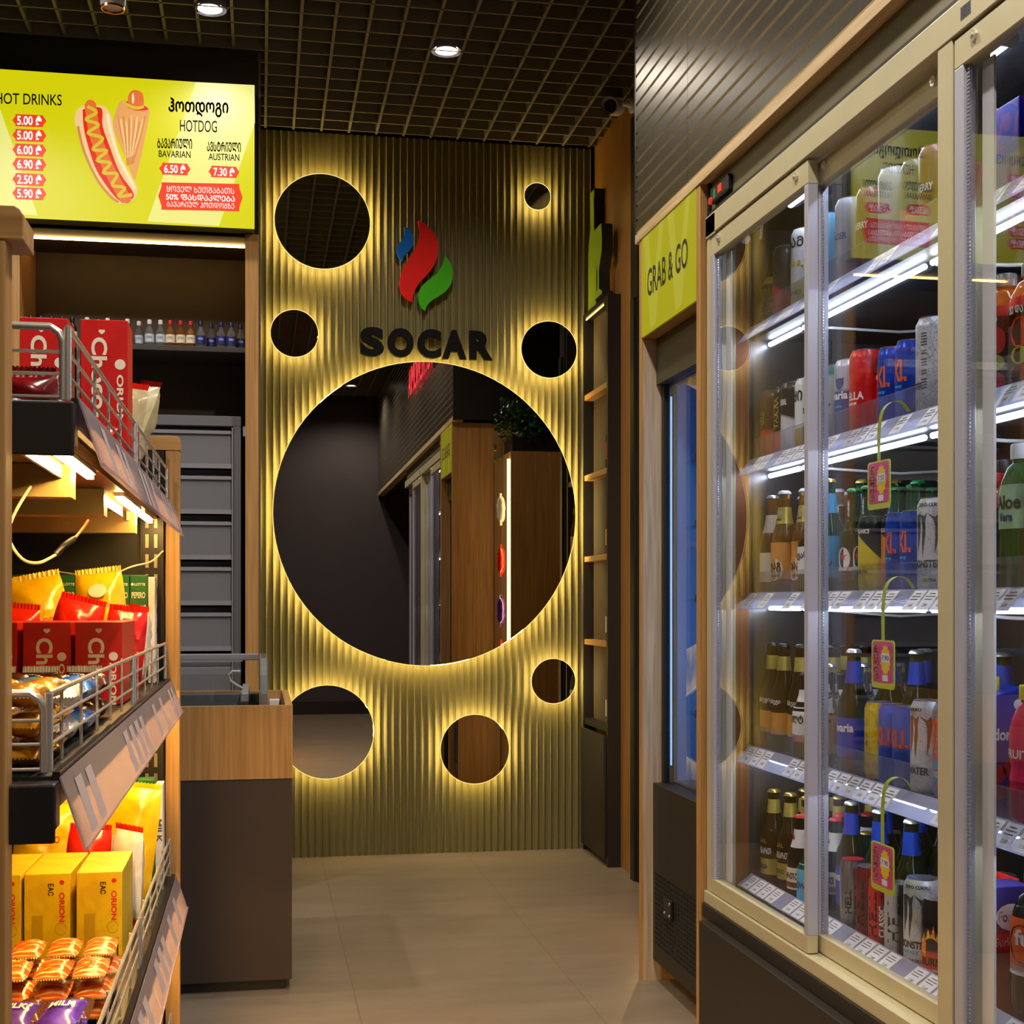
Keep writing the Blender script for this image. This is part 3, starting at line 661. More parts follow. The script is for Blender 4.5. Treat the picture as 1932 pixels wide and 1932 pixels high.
obj('vent_holes', vent, mat('vent shadow', (8, 8, 8), 0.8, noise=0), t)
pl = obj('control_plate', MB().box(1.066, 1.0735, 3.50, 3.565, 0.21, 0.262), M['black'], t, bevel=0.002)
obj('screw', MB().lathe([(0.004, 1.0640), (0.004, 1.066)], 10, (0, 3.51, 0.22), axis='x').lathe([(0.004, 1.0640), (0.004, 1.066)], 10, (0, 3.555, 0.22), axis='x').lathe([(0.004, 1.0640), (0.004, 1.066)], 10, (0, 3.51, 0.252), axis='x'), M['chrome'], pl)
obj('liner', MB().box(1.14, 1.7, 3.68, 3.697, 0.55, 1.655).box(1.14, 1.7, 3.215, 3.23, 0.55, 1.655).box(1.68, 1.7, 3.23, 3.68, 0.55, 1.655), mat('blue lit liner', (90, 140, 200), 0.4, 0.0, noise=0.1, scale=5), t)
obj('door_frame', MB().box(1.10, 1.13, 3.675, 3.697, 0.55, 1.655).box(1.10, 1.13, 3.215, 3.235, 0.55, 1.655), M['black2'], t)
obj('glass_door', MB().box(1.108, 1.114, 3.235, 3.675, 0.552, 1.653), M['glass'], t)
obj('light_strip', MB().box(1.118, 1.122, 3.669, 3.674, 0.6, 1.62), emit('blue white strip', (0.3, 0.58, 1.0), 1.6, True), t)
obj('light_strip', MB().box(1.16, 1.175, 3.232, 3.24, 0.6, 1.62), emit('blue strip', (0.2, 0.56, 0.9), 24, True), t)
for z in (1.44, 1.26, 1.06, 0.75):
    s_ = obj('wire_shelf', MB().box(1.16, 1.66, 3.24, 3.67, z - 0.008, z), M['glass'], t)
    obj('shelf_clip', MB().box(1.15, 1.2, 3.49, 3.55, z - 0.01, z + 0.012), M['black2'], s_)
obj('bottom_grille', MB().box(1.13, 1.66, 3.24, 3.67, 0.551, 0.558), M['inner'], t)

# ---------------------------------------------------------------- wide drinks cooler
t = CO = thing('drinks_cooler', (1.3, 2.1, 0), 'wide drinks cooler with gold framed sliding glass doors along the right wall', 'fridge')
Y0, Y1 = 0.86, 3.175
obj('side_panel', MB().box(1.10, 1.74, 3.158, Y1, 0.30, 2.055), M['inner'], t)
obj('side_panel', MB().box(1.10, 1.74, Y0, Y0 + 0.02, 0.30, 2.055), M['inner'], t)
obj('painted_reflection', MB().box(1.085, 1.155, 3.15, 3.158, 0.37, 1.94), M['liner'], t)  # copper brown strip paints in a reflection of the fluted wall
obj('back_panel', MB().box(1.66, 1.74, Y0 + 0.02, 3.158, 0.30, 2.055), M['innerback'], t)
obj('top_panel', MB().box(1.10, 1.66, Y0 + 0.02, 3.158, 1.95, 2.055), M['innerback'], t)
obj('deck', MB().box(1.10, 1.66, Y0 + 0.02, 3.158, 0.31, 0.372), mat('dark deck plate', (66, 60, 56), 0.4, 0.3), t)
obj('black_surround', MB().box(1.06, 1.10, 3.168, 3.181, 0.3, 2.057).box(1.06, 1.10, Y0, Y1, 1.972, 1.985), M['black2'], t)
hp = obj('header_panel', MB().box(1.068, 1.10, Y0, 3.168, 1.985, 2.057), M['steelpanel'], t)
c = obj('controller', MB().box(1.055, 1.068, 3.02, 3.145, 1.998, 2.036), M['black'], hp, bevel=0.003)
obj('controller', MB().box(1.0535, 1.055, 3.06, 3.085, 2.008, 2.026), emit('red digits', (220, 50, 30), 1.0), hp)['label'] = 'red number display of the controller'
obj('controller', MB().lathe([(0.008, 1.05), (0.009, 1.055)], 14, (0, 3.135, 2.004), axis='x'), emit('red power light', (200, 40, 30), 0.8), hp)['label'] = 'round red light of the controller'
obj('controller', MB().box(1.053, 1.055, 3.105, 3.113, 2.005, 2.025), emit('green light', (40, 150, 90), 0.6), hp)['label'] = 'green light of the controller'
fr = MB().box(1.052, 1.12, Y0, 3.168, 1.923, 1.972).box(1.05, 1.12, Y0, 3.175, 0.331, 0.36).box(1.052, 1.062, 3.10, 3.168, 1.92, 1.97)
fr.box(1.054, 1.12, 1.976, 2.022, 0.36, 1.923).box(1.055, 1.12, 3.145, 3.168, 0.36, 1.923)
obj('door_frame', fr, M['gold'], t, bevel=0.0015)
bc = MB()
for i in range(14): bc.box(1.0512, 1.0519, 1.915 + i * 0.0022, 1.9162 + i * 0.0022 - (0.0006 if i % 3 else 0), 1.937, 1.957)
obj('barcode_sticker', bc, INK['grey'], t)
obj('front_panel', MB().box(1.022, 1.06, Y0, 3.128, 0.05, 0.298).box(1.045, 1.1, Y0, 3.175, 0.298, 0.331).box(1.06, 1.72, Y0, 3.175, 0.0, 0.05), M['kick'], t, bevel=0.002)
def door(xa, ya, yb, stile, gas=True):
    xb = xa + 0.022
    b = MB().box(xa, xb, ya, yb, 1.872, 1.918).box(xa, xb, ya, yb, 0.362, 0.396)
    b.box(xa, xb, ya, ya + 0.018, 0.396, 1.872, 1).box(xa, xb, yb - stile, yb, 0.396, 1.872, 1)
    if not gas: b.m = [0] * len(b.m)
    d = obj('sliding_door', b, [M['gold'], M['silver']], CO, bevel=0.0015)
    obj('glass', MB().box(xa + 0.008, xa + 0.013, ya + 0.018, yb - stile, 0.396, 1.872), M['glass'], d)
    g = MB()
    n = 250
    for k in range(n):
        zz = 0.4 + k * 1.468 / n
        g.box(xa + 0.0065, xa + 0.0085, yb - stile - 0.0085, yb - stile - 0.0005, zz, zz + 0.0034)
    obj('gasket', g, M['alu'], d)
    for yy in (ya + 0.06, yb - 0.06):
        L = MB().lathe([(0.009, xa - 0.004), (0.0095, xa)], 8, (0, yy, 1.902), axis='x').lathe([(0.0035, xa - 0.007), (0.0045, xa - 0.004)], 8, (0, yy, 1.902), axis='x')
        obj('lock', L, M['chrome'], d)
    if xa < 1.07:
        e = MB().box(xb + 0.004, xb + 0.008, yb - stile - 0.045, yb - stile - 0.012, 0.396, 1.872)
        obj('inner_edge', e, M['white'], d)
door(1.056, 2.552, 3.143, 0.026)
door(1.084, 2.03, 2.592, 0.026)
door(1.056, 1.40, 1.972, 0.026)
door(1.084, 0.88, 1.44, 0.026)
obj('door_bumper', MB().box(1.058, 1.076, 2.556, 2.585, 0.3605, 0.384), M['inner'], t)
LV = [0.372, 0.705, 1.068, 1.385, 1.700]
YA, YB = 1.45, 3.147
random.seed(3)
for li, z in enumerate(LV):
    sh = obj('shelf', MB().box(1.165, 1.655, YA, YB, z - 0.02, z - 0.001) if li else MB().box(1.165, 1.655, YA, YB, z + 0.0005, z + 0.002), M['innerback'], CO)
    # sloping label holder
    zt, zb, xt, xb = (z + 0.004, z - 0.034, 1.153, 1.122)
    if li == 0: zt, zb, xt, xb = (z + 0.03, z + 0.004, 1.158, 1.122)
    r = MB().prism([(xt, zt), (xb, zb), (xb - 0.002, zb + 0.001), (xt - 0.002, zt + 0.002)], (0, YA, 0), (1, 0, 0), (0, 0, 1), (0, 1, 0), YB - YA - 0.01)
    obj('label_rail', r, M['rail'], sh)
    gd = MB().box(1.158, 1.1595, YA, YB - 0.01, z + 0.001, z + 0.053)
    gd.box(1.1575, 1.160, YA, YB - 0.01, z + 0.0525, z + 0.0545)
    for yy in (3.085, 2.52, 1.99): gd.box(1.157, 1.1605, yy - 0.003, yy + 0.003, z + 0.001, z + 0.053)
    if li: obj('front_guard', gd, M['acrylic'], sh)
    if li:
        tb = obj('light_tube', MB().tube([(1.205, 3.14, z - 0.031), (1.205, 2.955, z - 0.031)], 0.0055, 10).tube([(1.205, 2.93, z - 0.031), (1.205, 2.36, z - 0.031)], 0.0055, 10).tube([(1.205, 2.33, z - 0.031), (1.205, 1.6, z - 0.031)], 0.0055, 10), M['tube'], sh)
        obj('cable', MB().tube([(1.22, 2.345, z - 0.03), (1.25, 2.31, z - 0.036), (1.32, 2.27, z - 0.045), (1.42, 2.22, z - 0.05), (1.64, 2.2, z - 0.035)], 0.0035).tube([(1.215, 2.94, z - 0.03), (1.26, 2.9, z - 0.036), (1.40, 2.86, z - 0.048), (1.64, 2.8, z - 0.035)], 0.003), M['white'], sh)
    y = YB - 0.03
    while y > 1.7:
        if random.random() < 0.78 and not (li == 1 and 2.2 < y < 2.38):
            ux, uz = (xb - xt), (zb - zt)
            F = lambda a, b, o_=0.0: (xt + ux * b - 0.0022 - o_, y - a, zt + uz * b + 0.0018 + o_)
            cd = MB(); cd.quad(F(0, .06), F(0.044, .06), F(0.044, .95), F(0, .95), 0)
            for q, (w0, w1) in enumerate(((0.012, 0.032), (0.005, 0.038), (0.007, 0.034))):
                bb = 0.2 + 0.13 * q; cd.quad(F(w0, bb, .0004), F(w1, bb, .0004), F(w1, bb + .035, .0004), F(w0, bb + .035, .0004), 1)
            cd.text(random.choice(('3.50', '7.90', '4.20', '5.60', '2.80')), lambda a, b: F(0.022 + a, 0.74 - b / 0.05, .0004), 0.0065, 0.017, 1)
            obj('price_tag', cd, [M['paper'], INK['grey']], sh, recalc=False)
        y -= 0.052
obj('light_tube', MB().tube([(1.16, 2.9, 1.935), (1.16, 2.0, 1.935)], 0.008, 10), M['tube'], CO)
obj('door_runner', MB().tube([(1.115, 3.10, 1.915), (1.118, 3.07, 1.90)], 0.012, 10).tube([(1.115, 1.94, 1.915), (1.118, 1.91, 1.90)], 0.012, 10), M['white'], CO)
obj('cable', MB().tube([(1.125, 2.98, 1.935), (1.13, 3.0, 1.905), (1.14, 3.03, 1.895), (1.15, 3.06, 1.90)], 0.003), M['white'], CO)

# ---- drinks
CANP = lambda r, h: [(r * .80, 0), (r * .88, .002), (r, .011), (r, h - .018), (r * .985, h - .013), (r * .82, h - .002), (r * .84, h)]
def can(r, h, body, prints=(), lid='alu'):
    """drink can: body, lid with tab, printed text"""
    t = thing('drink_can', (0, 0, 0), 'x', 'can')
    pr = CANP(r, h)
    mats_ = [body, M[lid]]
    ms = [1, 0, 0, 0, 0, 1]
    b = MB()
    pts = pr[:3] + [(r, .011 + (h - .029) * k / 6) for k in range(1, 6)] + pr[3:]
    b.lathe(pts, 28, mats=[1, 0] + [0] * (len(pts) - 4) + [1])
    obj('can_body', b, mats_, t, world=False)
    ld = MB().lathe([(r * .80, h - .003), (r * .805, h - .0015), (r * .6, h - .0018)], 20).box(-.004, .008, -.005, .005, h - .0016, h - .0002)
    obj('lid', ld, M[lid], t, world=False)
    for (s, zf, hh, ww, a0, rot, ink) in prints:
        fn = cyl(r + .0006, zf * h, a0, rot)
        if isinstance(s, str): q = MB().text(s, fn, hh, ww, bold=0.03)
        else:
            q = MB()
            for poly in s: q.flat([(x_ * ww, y_ * hh) for x_, y_ in poly], fn)
        obj('printed_mark', q, ink, t, world=False, recalc=False)
    return t
def bottle(r, h, glass, cap, labels=(), prints=(), neck=0.42, capk='crown'):
    """beer or lemonade bottle; labels are (z0, z1, material) sleeves"""
    t = thing('glass_bottle', (0, 0, 0), 'x', 'bottle')
    rn = .0135
    prof = [(r * .86, 0), (r * .97, .003), (r, .008), (r, h * .52), (r * .96, h * .57), (r * .72, h * .645), (rn * 1.25, h * .74), (rn * 1.05, h * .86), (rn, h * .94), (rn * 1.06, h * .965), (rn * .95, h * .985)]
    obj('glass_body', MB().lathe(prof, 26), glass, t, world=False)
    cp = MB(); n = 42; zz = [(.0148, h * .968), (.0155, h * .968), (.0138, h * .99), (.010, h)]
    b0 = len(cp.v)
    for i, (q, z_) in enumerate(zz):
        for k in range(n):
            a = 2 * PI * k / n; rr = q * (1 + (.05 if (k % 2 and i < 2) else 0)); cp.v.append((rr * math.cos(a), rr * math.sin(a), z_))
    for i in range(3):
        for k in range(n): cp.face((i * n + k, i * n + (k + 1) % n, (i + 1) * n + (k + 1) % n, (i + 1) * n + k), 0, True)
    cp.face([3 * n + k for k in range(n)])
    obj('crown_cap', cp, cap, t, world=False)
    def rad(z_):
        for (r0, z0), (r1, z1) in zip(prof, prof[1:]):
            if z0 <= z_ <= z1 and z1 > z0: return r0 + (r1 - r0) * (z_ - z0) / (z1 - z0)
        return r
    last = None
    for (z0, z1, m_) in labels:
        ps = [(rad(z0 * h + (z1 - z0) * h * k / 6) + .0006, z0 * h + (z1 - z0) * h * k / 6) for k in range(7)]
        obj('label', MB().lathe(ps, 26, close=False), m_, t, world=False)
    for (s, zf, hh, ww, a0, rot, ink) in prints:
        fn = cyl(rad(zf * h) + .0013, zf * h, a0, rot)
        if isinstance(s, str): q = MB().text(s, fn, hh, ww, bold=0.03)
        else:
            q = MB()
            for poly in s: q.flat([(x_ * ww, y_ * hh) for x_, y_ in poly], fn)
        obj('printed_mark', q, ink, t, world=False, recalc=False)
    return t
def pet(r, h, liquid, capm, labels=(), prints=(), waist=0.0, capr=.019):
    t = thing('plastic_bottle', (0, 0, 0), 'x', 'bottle')
    prof = [(r * .85, 0), (r, .006), (r, h * .3), (r * (1 - waist), h * .4), (r, h * .5), (r, h * .66), (r * .93, h * .74), (r * .66, h * .84), (capr * .84, h * .87), (capr * .84, h * .9)]
    obj('bottle_body', MB().lathe(prof, 26), liquid, t, world=False)
    obj('screw_cap', MB().lathe([(capr, h * .895), (capr, h * .985), (capr * .93, h)], 26), capm, t, world=False)
    for (z0, z1, m_) in labels:
        ps = []
        for k in range(9):
            z_ = (z0 + (z1 - z0) * k / 8) * h; rr = r
            for (r0, a), (r1, b) in zip(prof, prof[1:]):
                if a <= z_ <= b and b > a: rr = r0 + (r1 - r0) * (z_ - a) / (b - a)
            ps.append((rr + .0007, z_))
        obj('label', MB().lathe(ps, 26, close=False), m_, t, world=False)
    for (s, zf, hh, ww, a0, rot, ink) in prints:
        fn = cyl(r + .0015, zf * h, a0, rot)
        q = MB()
        if isinstance(s, str): q.text(s, fn, hh, ww, bold=0.03)
        else:
            for poly in s: q.flat([(x_ * ww, y_ * hh) for x_, y_ in poly], fn)
        obj('printed_mark', q, ink, t, world=False, recalc=False)
    return t
def circ(cx, cy, rx, ry, n=14): return [(cx + rx * math.cos(2 * PI * k / n), cy + ry * math.sin(2 * PI * k / n)) for k in range(n)]
STAR = [[(math.cos(PI / 2 + k * PI / 5) * (1 if k % 2 == 0 else .42), math.sin(PI / 2 + k * PI / 5) * (1 if k % 2 == 0 else .42)) for k in range(10)]]
CLAW = [[(-.95, .9), (-.6, 1), (-.5, .8), (-.52, .1), (-.62, -.3), (-.78, -.8), (-.82, -.2), (-.86, .5)], [(-.62, .98), (-.2, .85), (.0, 1), (-.12, .6), (-.1, .1), (-.2, -.4), (-.32, -1), (-.36, -.3), (-.32, .4), (-.42, .75)], [(.0, 1), (.5, .8), (.75, .98), (.8, .6), (.72, .1), (.62, -.4), (.45, -.85), (.5, -.2), (.5, .4), (.38, .7)]]
SHIELD = [[(-1, 1), (-.3, .85), (0, 1), (.3, .85), (1, 1), (.9, -.1), (.55, -.7), (0, -1), (-.55, -.7), (-.9, -.1)]]
FLAME = [[(-1, -.8), (-.95, 0), (-.6, .5), (-.5, .1), (-.2, .8), (0, .3), (.25, 1), (.4, .2), (.6, .6), (.7, 0), (.95, .3), (1, -.5), (.6, -1), (-.5, -1)]]
CROWN = [[(-1, -.5), (-1, .1), (-.7, 0), (-.75, .8), (-.6, 1), (-.45, .8), (-.4, 0), (-.15, 0), (-.15, .7), (0, 1), (.15, .7), (.15, 0), (.4, 0), (.45, .8), (.6, 1), (.75, .8), (.7, 0), (1, .1), (1, -.5)]]
A = 192
V3 = lambda x, y, z: (x, y, z)
K = {}
B = lambda n, c1, c2, at, vec=(0, 0, 1), **k: split(n, c1, c2, vec, at, **k)
R5, H5 = .0302, .164
K['coffee_orange'] = lambda: can(R5, H5, B('brown orange can', (214, 84, 40), (92, 66, 50), .07), [('COLD', .6, .016, .03, A, True, INK['gold'])])
K['gold_text'] = lambda: can(R5, H5, B('dark can orange foot', (206, 84, 40), (62, 48, 40), .055), [('YAKIRA', .62, .02, .075, A, True, INK['goldfoil'])])
K['dark_white'] = lambda: can(R5, H5, B('dark can white foot', (205, 206, 212), (50, 44, 42), .08, (0.3, -.2, 1)), [('ORIGINAL', .72, .014, .026, A, False, INK['white'])])
K['white_gold'] = lambda: can(R5, H5, B('white can gold foot', (184, 152, 84), (226, 226, 230), .06, (.2, 0, 1), wav=.03), [('ᲧᲘ', .75, .022, .03, A, False, INK['black']), ('•••', .33, .004, .016, A, False, INK['white'])])
K['teal'] = lambda: can(R5, H5, B('teal can', (40, 110, 96), (190, 214, 208), .05), [('SS', .5, .012, .02, A, False, INK['green'])])
K['white_teal'] = lambda: can(R5, H5, B('white can teal shoulder', (196, 204, 196), (40, 140, 124), .14), [('(S)', .62, .014, .016, A - 10, False, INK['green']), ('Staropramen', .48, .011, .04, A, False, INK['green'])])
K['silver_blue'] = lambda: can(.032, H5, B('silver can blue body', (24, 62, 140), (188, 192, 204), .098, metal=.3), [(SHIELD, .68, .013, .011, A + 14, False, INK['navy']), ('Bavaria', .54, .017, .062, A - 6, False, INK['white']), ('8.6 DEKA', .4, .005, .03, A, False, INK['sky'])])
K['red'] = lambda: can(.0325, .17, swirl('red can', (196, 20, 22), (216, 40, 34), 9, rough=.28), [('STELLA', .45, .016, .062, A - 4, False, INK['white']), ('PREMIUM', .36, .006, .03, A - 4, False, INK['white'])])
K['navy_red'] = lambda: can(.0265, .152, B('navy can red sweep', (206, 28, 28), (38, 40, 60), .068, (.6, -.5, .75), soft=.001), [('ORGANICS', .7, .009, .04, A, False, INK['white'])])
K['black_yellow'] = lambda: can(.0265, .152, B('black can yellow sweep', (222, 200, 20), (28, 32, 30), .068, (.6, -.5, .75), soft=.001), [('ORGANICS', .8, .009, .04, A, False, INK['white']), ('LEMON', .28, .008, .03, A, False, INK['black'])])
K['black_orange'] = lambda: can(.0265, .152, B('black can orange sweep', (234, 140, 20), (28, 32, 30), .068, (.6, -.5, .75), soft=.001), [('ORGANICS', .8, .009, .04, A, False, INK['white'])])
K['blue_slim'] = lambda: can(.0265, .152, swirl('blue slim can', (18, 60, 170), (26, 80, 205), 12, rough=.25, metal=.3), [('XL', .62, .04, .036, A + 2, False, INK['orange']), ('energy', .42, .006, .02, A, False, INK['sky'])])
K['blue_slim2'] = lambda: can(.0265, .152, B('blue slim can lighter foot', (30, 70, 170), (70, 100, 200), .07), [('XLL', .6, .034, .05, A + 4, False, INK['orange'])])
K['yellow_slim'] = lambda: can(.0265, .152, swirl('yellow slim can', (214, 176, 20), (232, 206, 30), 14), [('LEMON', .5, .01, .03, A, True, INK['gold'])])
K['silver_big'] = lambda: can(.0335, .178, swirl('silver patterned can', (150, 156, 164), (208, 212, 218), 60, metal=.4, dist=8, lo=.4, hi=.5), [('|||| || ||| || |||||', .55, .012, .1, A + 18, True, INK['grey']), ('MONSTER', .3, .012, .05, A - 30, False, INK['black'])])
K['white_claw'] = lambda: can(.0335, .17, swirl('white patterned can', (176, 182, 190), (216, 220, 226), 55, metal=.2, dist=8, lo=.35, hi=.48), [(CLAW, .6, .04, .03, A + 22, False, INK['grey']), ('MONSTER', .3, .014, .062, A + 14, False, INK['black']), ('ENERGY', .22, .006, .045, A, False, INK['sky']), ('ULTRA', .13, .006, .024, A + 30, False, INK['black']), ('ZERO CUKRU', .92, .006, .05, A + 30, False, INK['black'])])
K['claw_orange'] = lambda: can(.0335, .168, swirl('white patterned can warm', (170, 176, 184), (222, 224, 228), 55, metal=.2, dist=8, lo=.35, hi=.48), [(CLAW, .6, .04, .03, A + 22, False, mat('copper print', (150, 90, 60), .4, noise=0)), ('WATER', .24, .014, .05, A + 10, False, INK['black']), ('CUKRU', .9, .006, .035, A, False, INK['black'])])
K['blue_claw'] = lambda: can(.0335, .168, swirl('blue orange patterned can', (206, 96, 50), (64, 166, 206), 26, dist=6), [(CLAW, .6, .04, .03, A + 22, False, INK['orange']), ('MONSTER', .25, .012, .05, A, False, INK['white'])])
K['silver_slim'] = lambda: can(.0265, .152, mat('bare silver can', (190, 190, 192), .22, .9, noise=.03), [('HELL', .45, .014, .05, A + 30, True, INK['black'])], 'redlid')
K['hell_red'] = lambda: can(.0265, .152, B('dark red can', (120, 18, 24), (46, 20, 26), .06, (.5, -.5, 0), soft=.02), [('HELL', .52, .026, .09, A + 8, True, INK['black']), ('CLASSIC', .45, .01, .055, A + 54, True, INK['grey'])])
K['hell_red2'] = lambda: can(.0265, .148, B('bright red can', (70, 18, 26), (206, 34, 26), -.004, (-.6, .6, 0), soft=.006), [('HELL', .5, .02, .09, A + 6, True, INK['black']), ('CLASSIC', .42, .012, .06, A + 48, True, INK['white'])])
K['hell_black'] = lambda: can(.0265, .148, B('black silver can', (170, 172, 176), (26, 26, 28), .0, (1, -.6, 0), soft=.004), [('HELL', .55, .026, .09, A + 34, True, INK['black']), ('FOCUS', .14, .007, .026, A + 8, False, INK['white'])])
K['burn'] = lambda: can(.0265, .15, B('black can red foot', (206, 62, 40), (26, 24, 26), .058, soft=.004), [(FLAME, .5, .03, .022, A + 30, False, swirl('flame print', (236, 200, 70), (232, 100, 20), 70)), ('BURN', .27, .014, .04, A + 30, False, INK['black']), ('ENERGY DRINK', .17, .005, .042, A + 30, False, INK['white'])])
K['tall_dark'] = lambda: can(R5, .168, B('dark can pink foot', (206, 40, 90), (50, 50, 56), .065, (.4, -.3, 1)), [('ENERGY', .75, .008, .03, A, False, INK['grey'])])
K['crown_white'] = lambda: can(.032, .18, B('cream can', (196, 184, 140), (214, 216, 222), .07, wav=.02), [('ᲜᲐᲛ', .82, .022, .05, A, False, INK['black']), (CROWN, .52, .014, .026, A, False, INK['goldfoil']), ('YAKI', .2, .01, .04, A, False, INK['grey'])])
K['sky_can'] = lambda: can(.032, .178, mat('sky blue can', (86, 170, 214), .3, noise=.02), [('LU', .5, .02, .03, A + 10, False, INK['navy'])])
K['grey_can'] = lambda: can(.032, .178, mat('pale grey can', (150, 150, 160), .3, noise=.03), [('LAGER', .55, .014, .045, A, False, INK['navy'])])
K['plum_can'] = lambda: can(.032, .17, mat('plum can', (110, 40, 60), .3, noise=.03), [('CHERRY', .55, .014, .045, A, False, INK['white'])])
M['redlid'] = mat('red can top', (196, 30, 34), .3, .4, noise=0)
K['stripe_bottle'] = lambda: bottle(.029, .175, G['dark'], CAPM['black'], [(.1, .5, INK['black']), (.17, .3, INK['goldfoil']), (.36, .5, INK['goldfoil']), (.56, .66, INK['goldfoil'])], [('BLACK', .24, .018, .04, A, False, INK['black'])])
K['pale_lemon'] = lambda: bottle(.0305, .236, G['honey'], CAPM['silver'], [(.62, .8, INK['cream']), (.13, .42, INK['cream'])])
K['gold_lemon'] = lambda: bottle(.031, .24, G['honey'], CAPM['white'], [(.15, .5, INK['ambl']), (.68, .84, INK['goldfoil'])], [([circ(0, 0, 1, 1)], .24, .026, .024, A + 6, False, INK['cream']), ('ჯაგ', .26, .022, .034, A + 8, False, INK['black']), ('KAZBEGI', .18, .006, .03, A + 8, False, INK['black']), ('KAZBEGI', .72, .005, .022, A, False, INK['black']), ('ჯაგი', .78, .012, .02, A, False, INK['white'])])
K['dark_paper'] = lambda: bottle(.031, .2, G['brown'], CAPM['black'], [(.22, .52, INK['white'])], [('კვას', .42, .018, .04, A, False, INK['black'])])
K['skyblue'] = lambda: bottle(.0325, .246, G['green'], CAPM['gold'], [(.14, .50, INK['sky']), (.70, .87, INK['sky'])], [('LÖWENBRÄU', .27, .012, .07, A + 6, False, INK['navy']), ([circ(0, 0, 1, 1)], .4, .018, .014, A + 10, False, INK['grey']), ('ENBRAU', .735, .007, .032, A + 8, False, INK['navy']), ([circ(0, 0, 1, 1)], .81, .01, .008, A + 10, False, INK['grey'])])
K['skyblue_low'] = lambda: bottle(.031, .17, G['green'], CAPM['gold'], [(.1, .62, INK['sky'])], [('LÖW', .35, .016, .04, A, False, INK['navy'])])
K['star'] = lambda: bottle(.0305, .22, G['green'], CAPM['green'], [(.12, .46, INK['green'])], [([circ(0, 0, 1, 1)], .33, .024, .017, A + 8, False, INK['white']), (STAR, .35, .010, .009, A + 8, False, INK['red']), ('Heineken', .24, .011, .05, A + 8, False, INK['white']), ('Heineken', .78, .007, .04, A + 8, True, INK['white']), (STAR, .88, .006, .005, A + 8, False, INK['red'])])
K['green_plain'] = lambda: bottle(.0305, .225, G['green'], CAPM['green'], [(.12, .46, INK['green'])])
K['goldneck'] = lambda: bottle(.0305, .232, G['brown'], CAPM['gold'], [(.76, .90, INK['goldfoil']), (.14, .3, INK['goldfoil'])], [('ᲡᲐᲤᲐᲠᲗ', .38, .014, .05, A, False, INK['white']), ('GOLD', .22, .01, .03, A, False, INK['black']), (CROWN, .47, .008, .012, A, False, INK['gold'])])
K['goldneck_tall'] = lambda: bottle(.0305, .25, G['brown'], CAPM['black'], [(.75, .88, INK['goldfoil']), (.16, .36, INK['ambl'])], [('ყაზბეგი', .46, .014, .045, A, False, INK['white'])])
K['white_band'] = lambda: bottle(.031, .19, G['dark'], CAPM['black'], [(.2, .6, INK['white']), (.2, .28, INK['red']), (.66, .80, INK['white'])], [('კულტ', .46, .018, .05, A, False, INK['black'])])
K['tan_label'] = lambda: bottle(.031, .215, G['clear'], CAPM['silver'], [(.12, .5, INK['tan'])], [('ALCOHOL FREE', .44, .006, .045, A + 20, False, INK['black'])])
K['blueneck'] = lambda: bottle(.0325, .25, G['olive'], CAPM['silver'], [(.12, .44, INK['bluelab']), (.72, .90, INK['blue'])], [('Bavaria', .36, .018, .06, A + 2, False, INK['white']), ([[(-1, -1), (1, -1), (1, 1), (-1, 1)]], .738, .0016, .04, A, False, INK['white'])])
K['redcap'] = lambda: bottle(.031, .20, G['dark'], CAPM['red'], [(.18, .42, INK['cream']), (.2, .26, INK['red']), (.64, .84, INK['white'])], [('ᲥᲐᲠᲗᲣ', .33, .014, .05, A, False, INK['black']), ([circ(0, 0, 1, 1)], .73, .012, .009, A - 20, False, INK['red'])])
K['strawberry'] = lambda: pet(.036, .20, G['orange'], mat('clear screw cap', (190, 190, 190), .2, trans=.6, noise=0), [(.04, .72, INK['black']), (.5, .72, INK['red'])], [([circ(0, 0, 1, 1)], .44, .024, .02, A + 14, False, INK['red']), ([circ(0, 0, 1, 1)], .26, .014, .018, A + 14, False, INK['lime']), ([circ(0, 0, 1, 1)], .1, .018, .022, A + 12, False, mat('berry print', (214, 40, 60), .4, noise=0)), ('ᲛᲔ ᲓᲐ', .62, .012, .03, A, False, INK['white'])], capr=.0175)
K['peach'] = lambda: pet(.034, .225, G['orange'], CAPM['black'], [(.1, .7, INK['white'])], [('NECTAR', .5, .014, .05, A, False, INK['orange'])])
K['peach_dark'] = lambda: pet(.031, .195, G['orange'], CAPM['red'], [(.03, .76, mat('dark sleeve', (26, 22, 24), .4, noise=0)), (.7, .8, INK['red'])], [('Cappy', .62, .016, .045, A + 4, False, INK['white']), ([circ(0, 0, 1, 1)], .3, .026, .014, A + 6, False, INK['yellow']), ([circ(0, 0, 1, 1)], .16, .018, .016, A + 22, False, INK['orange'])], .08)
K['aloe'] = lambda: pet(.036, .235, G['aloe'], CAPM['white'], [(.42, .72, mat('pale green label', (150, 190, 150), .45, noise=.05))], [('Aloe', .6, .022, .05, A + 4, False, INK['green']), ('Vera', .5, .014, .03, A, False, INK['navy'])])
K['teal_bottle'] = lambda: pet(.034, .215, G['teal'], CAPM['dgreen'], [(.2, .7, mat('teal label', (40, 150, 150), .4, noise=.03))], [('ICE TEA', .5, .014, .07, A, True, INK['white'])])
K['pink_bottle'] = lambda: pet(.033, .215, G['pink'], CAPM['yellow'], [(.3, .7, mat('pink sleeve', (222, 30, 90), .4, noise=.05))], [('FRUIT', .5, .014, .05, A, False, INK['white'])], .1)
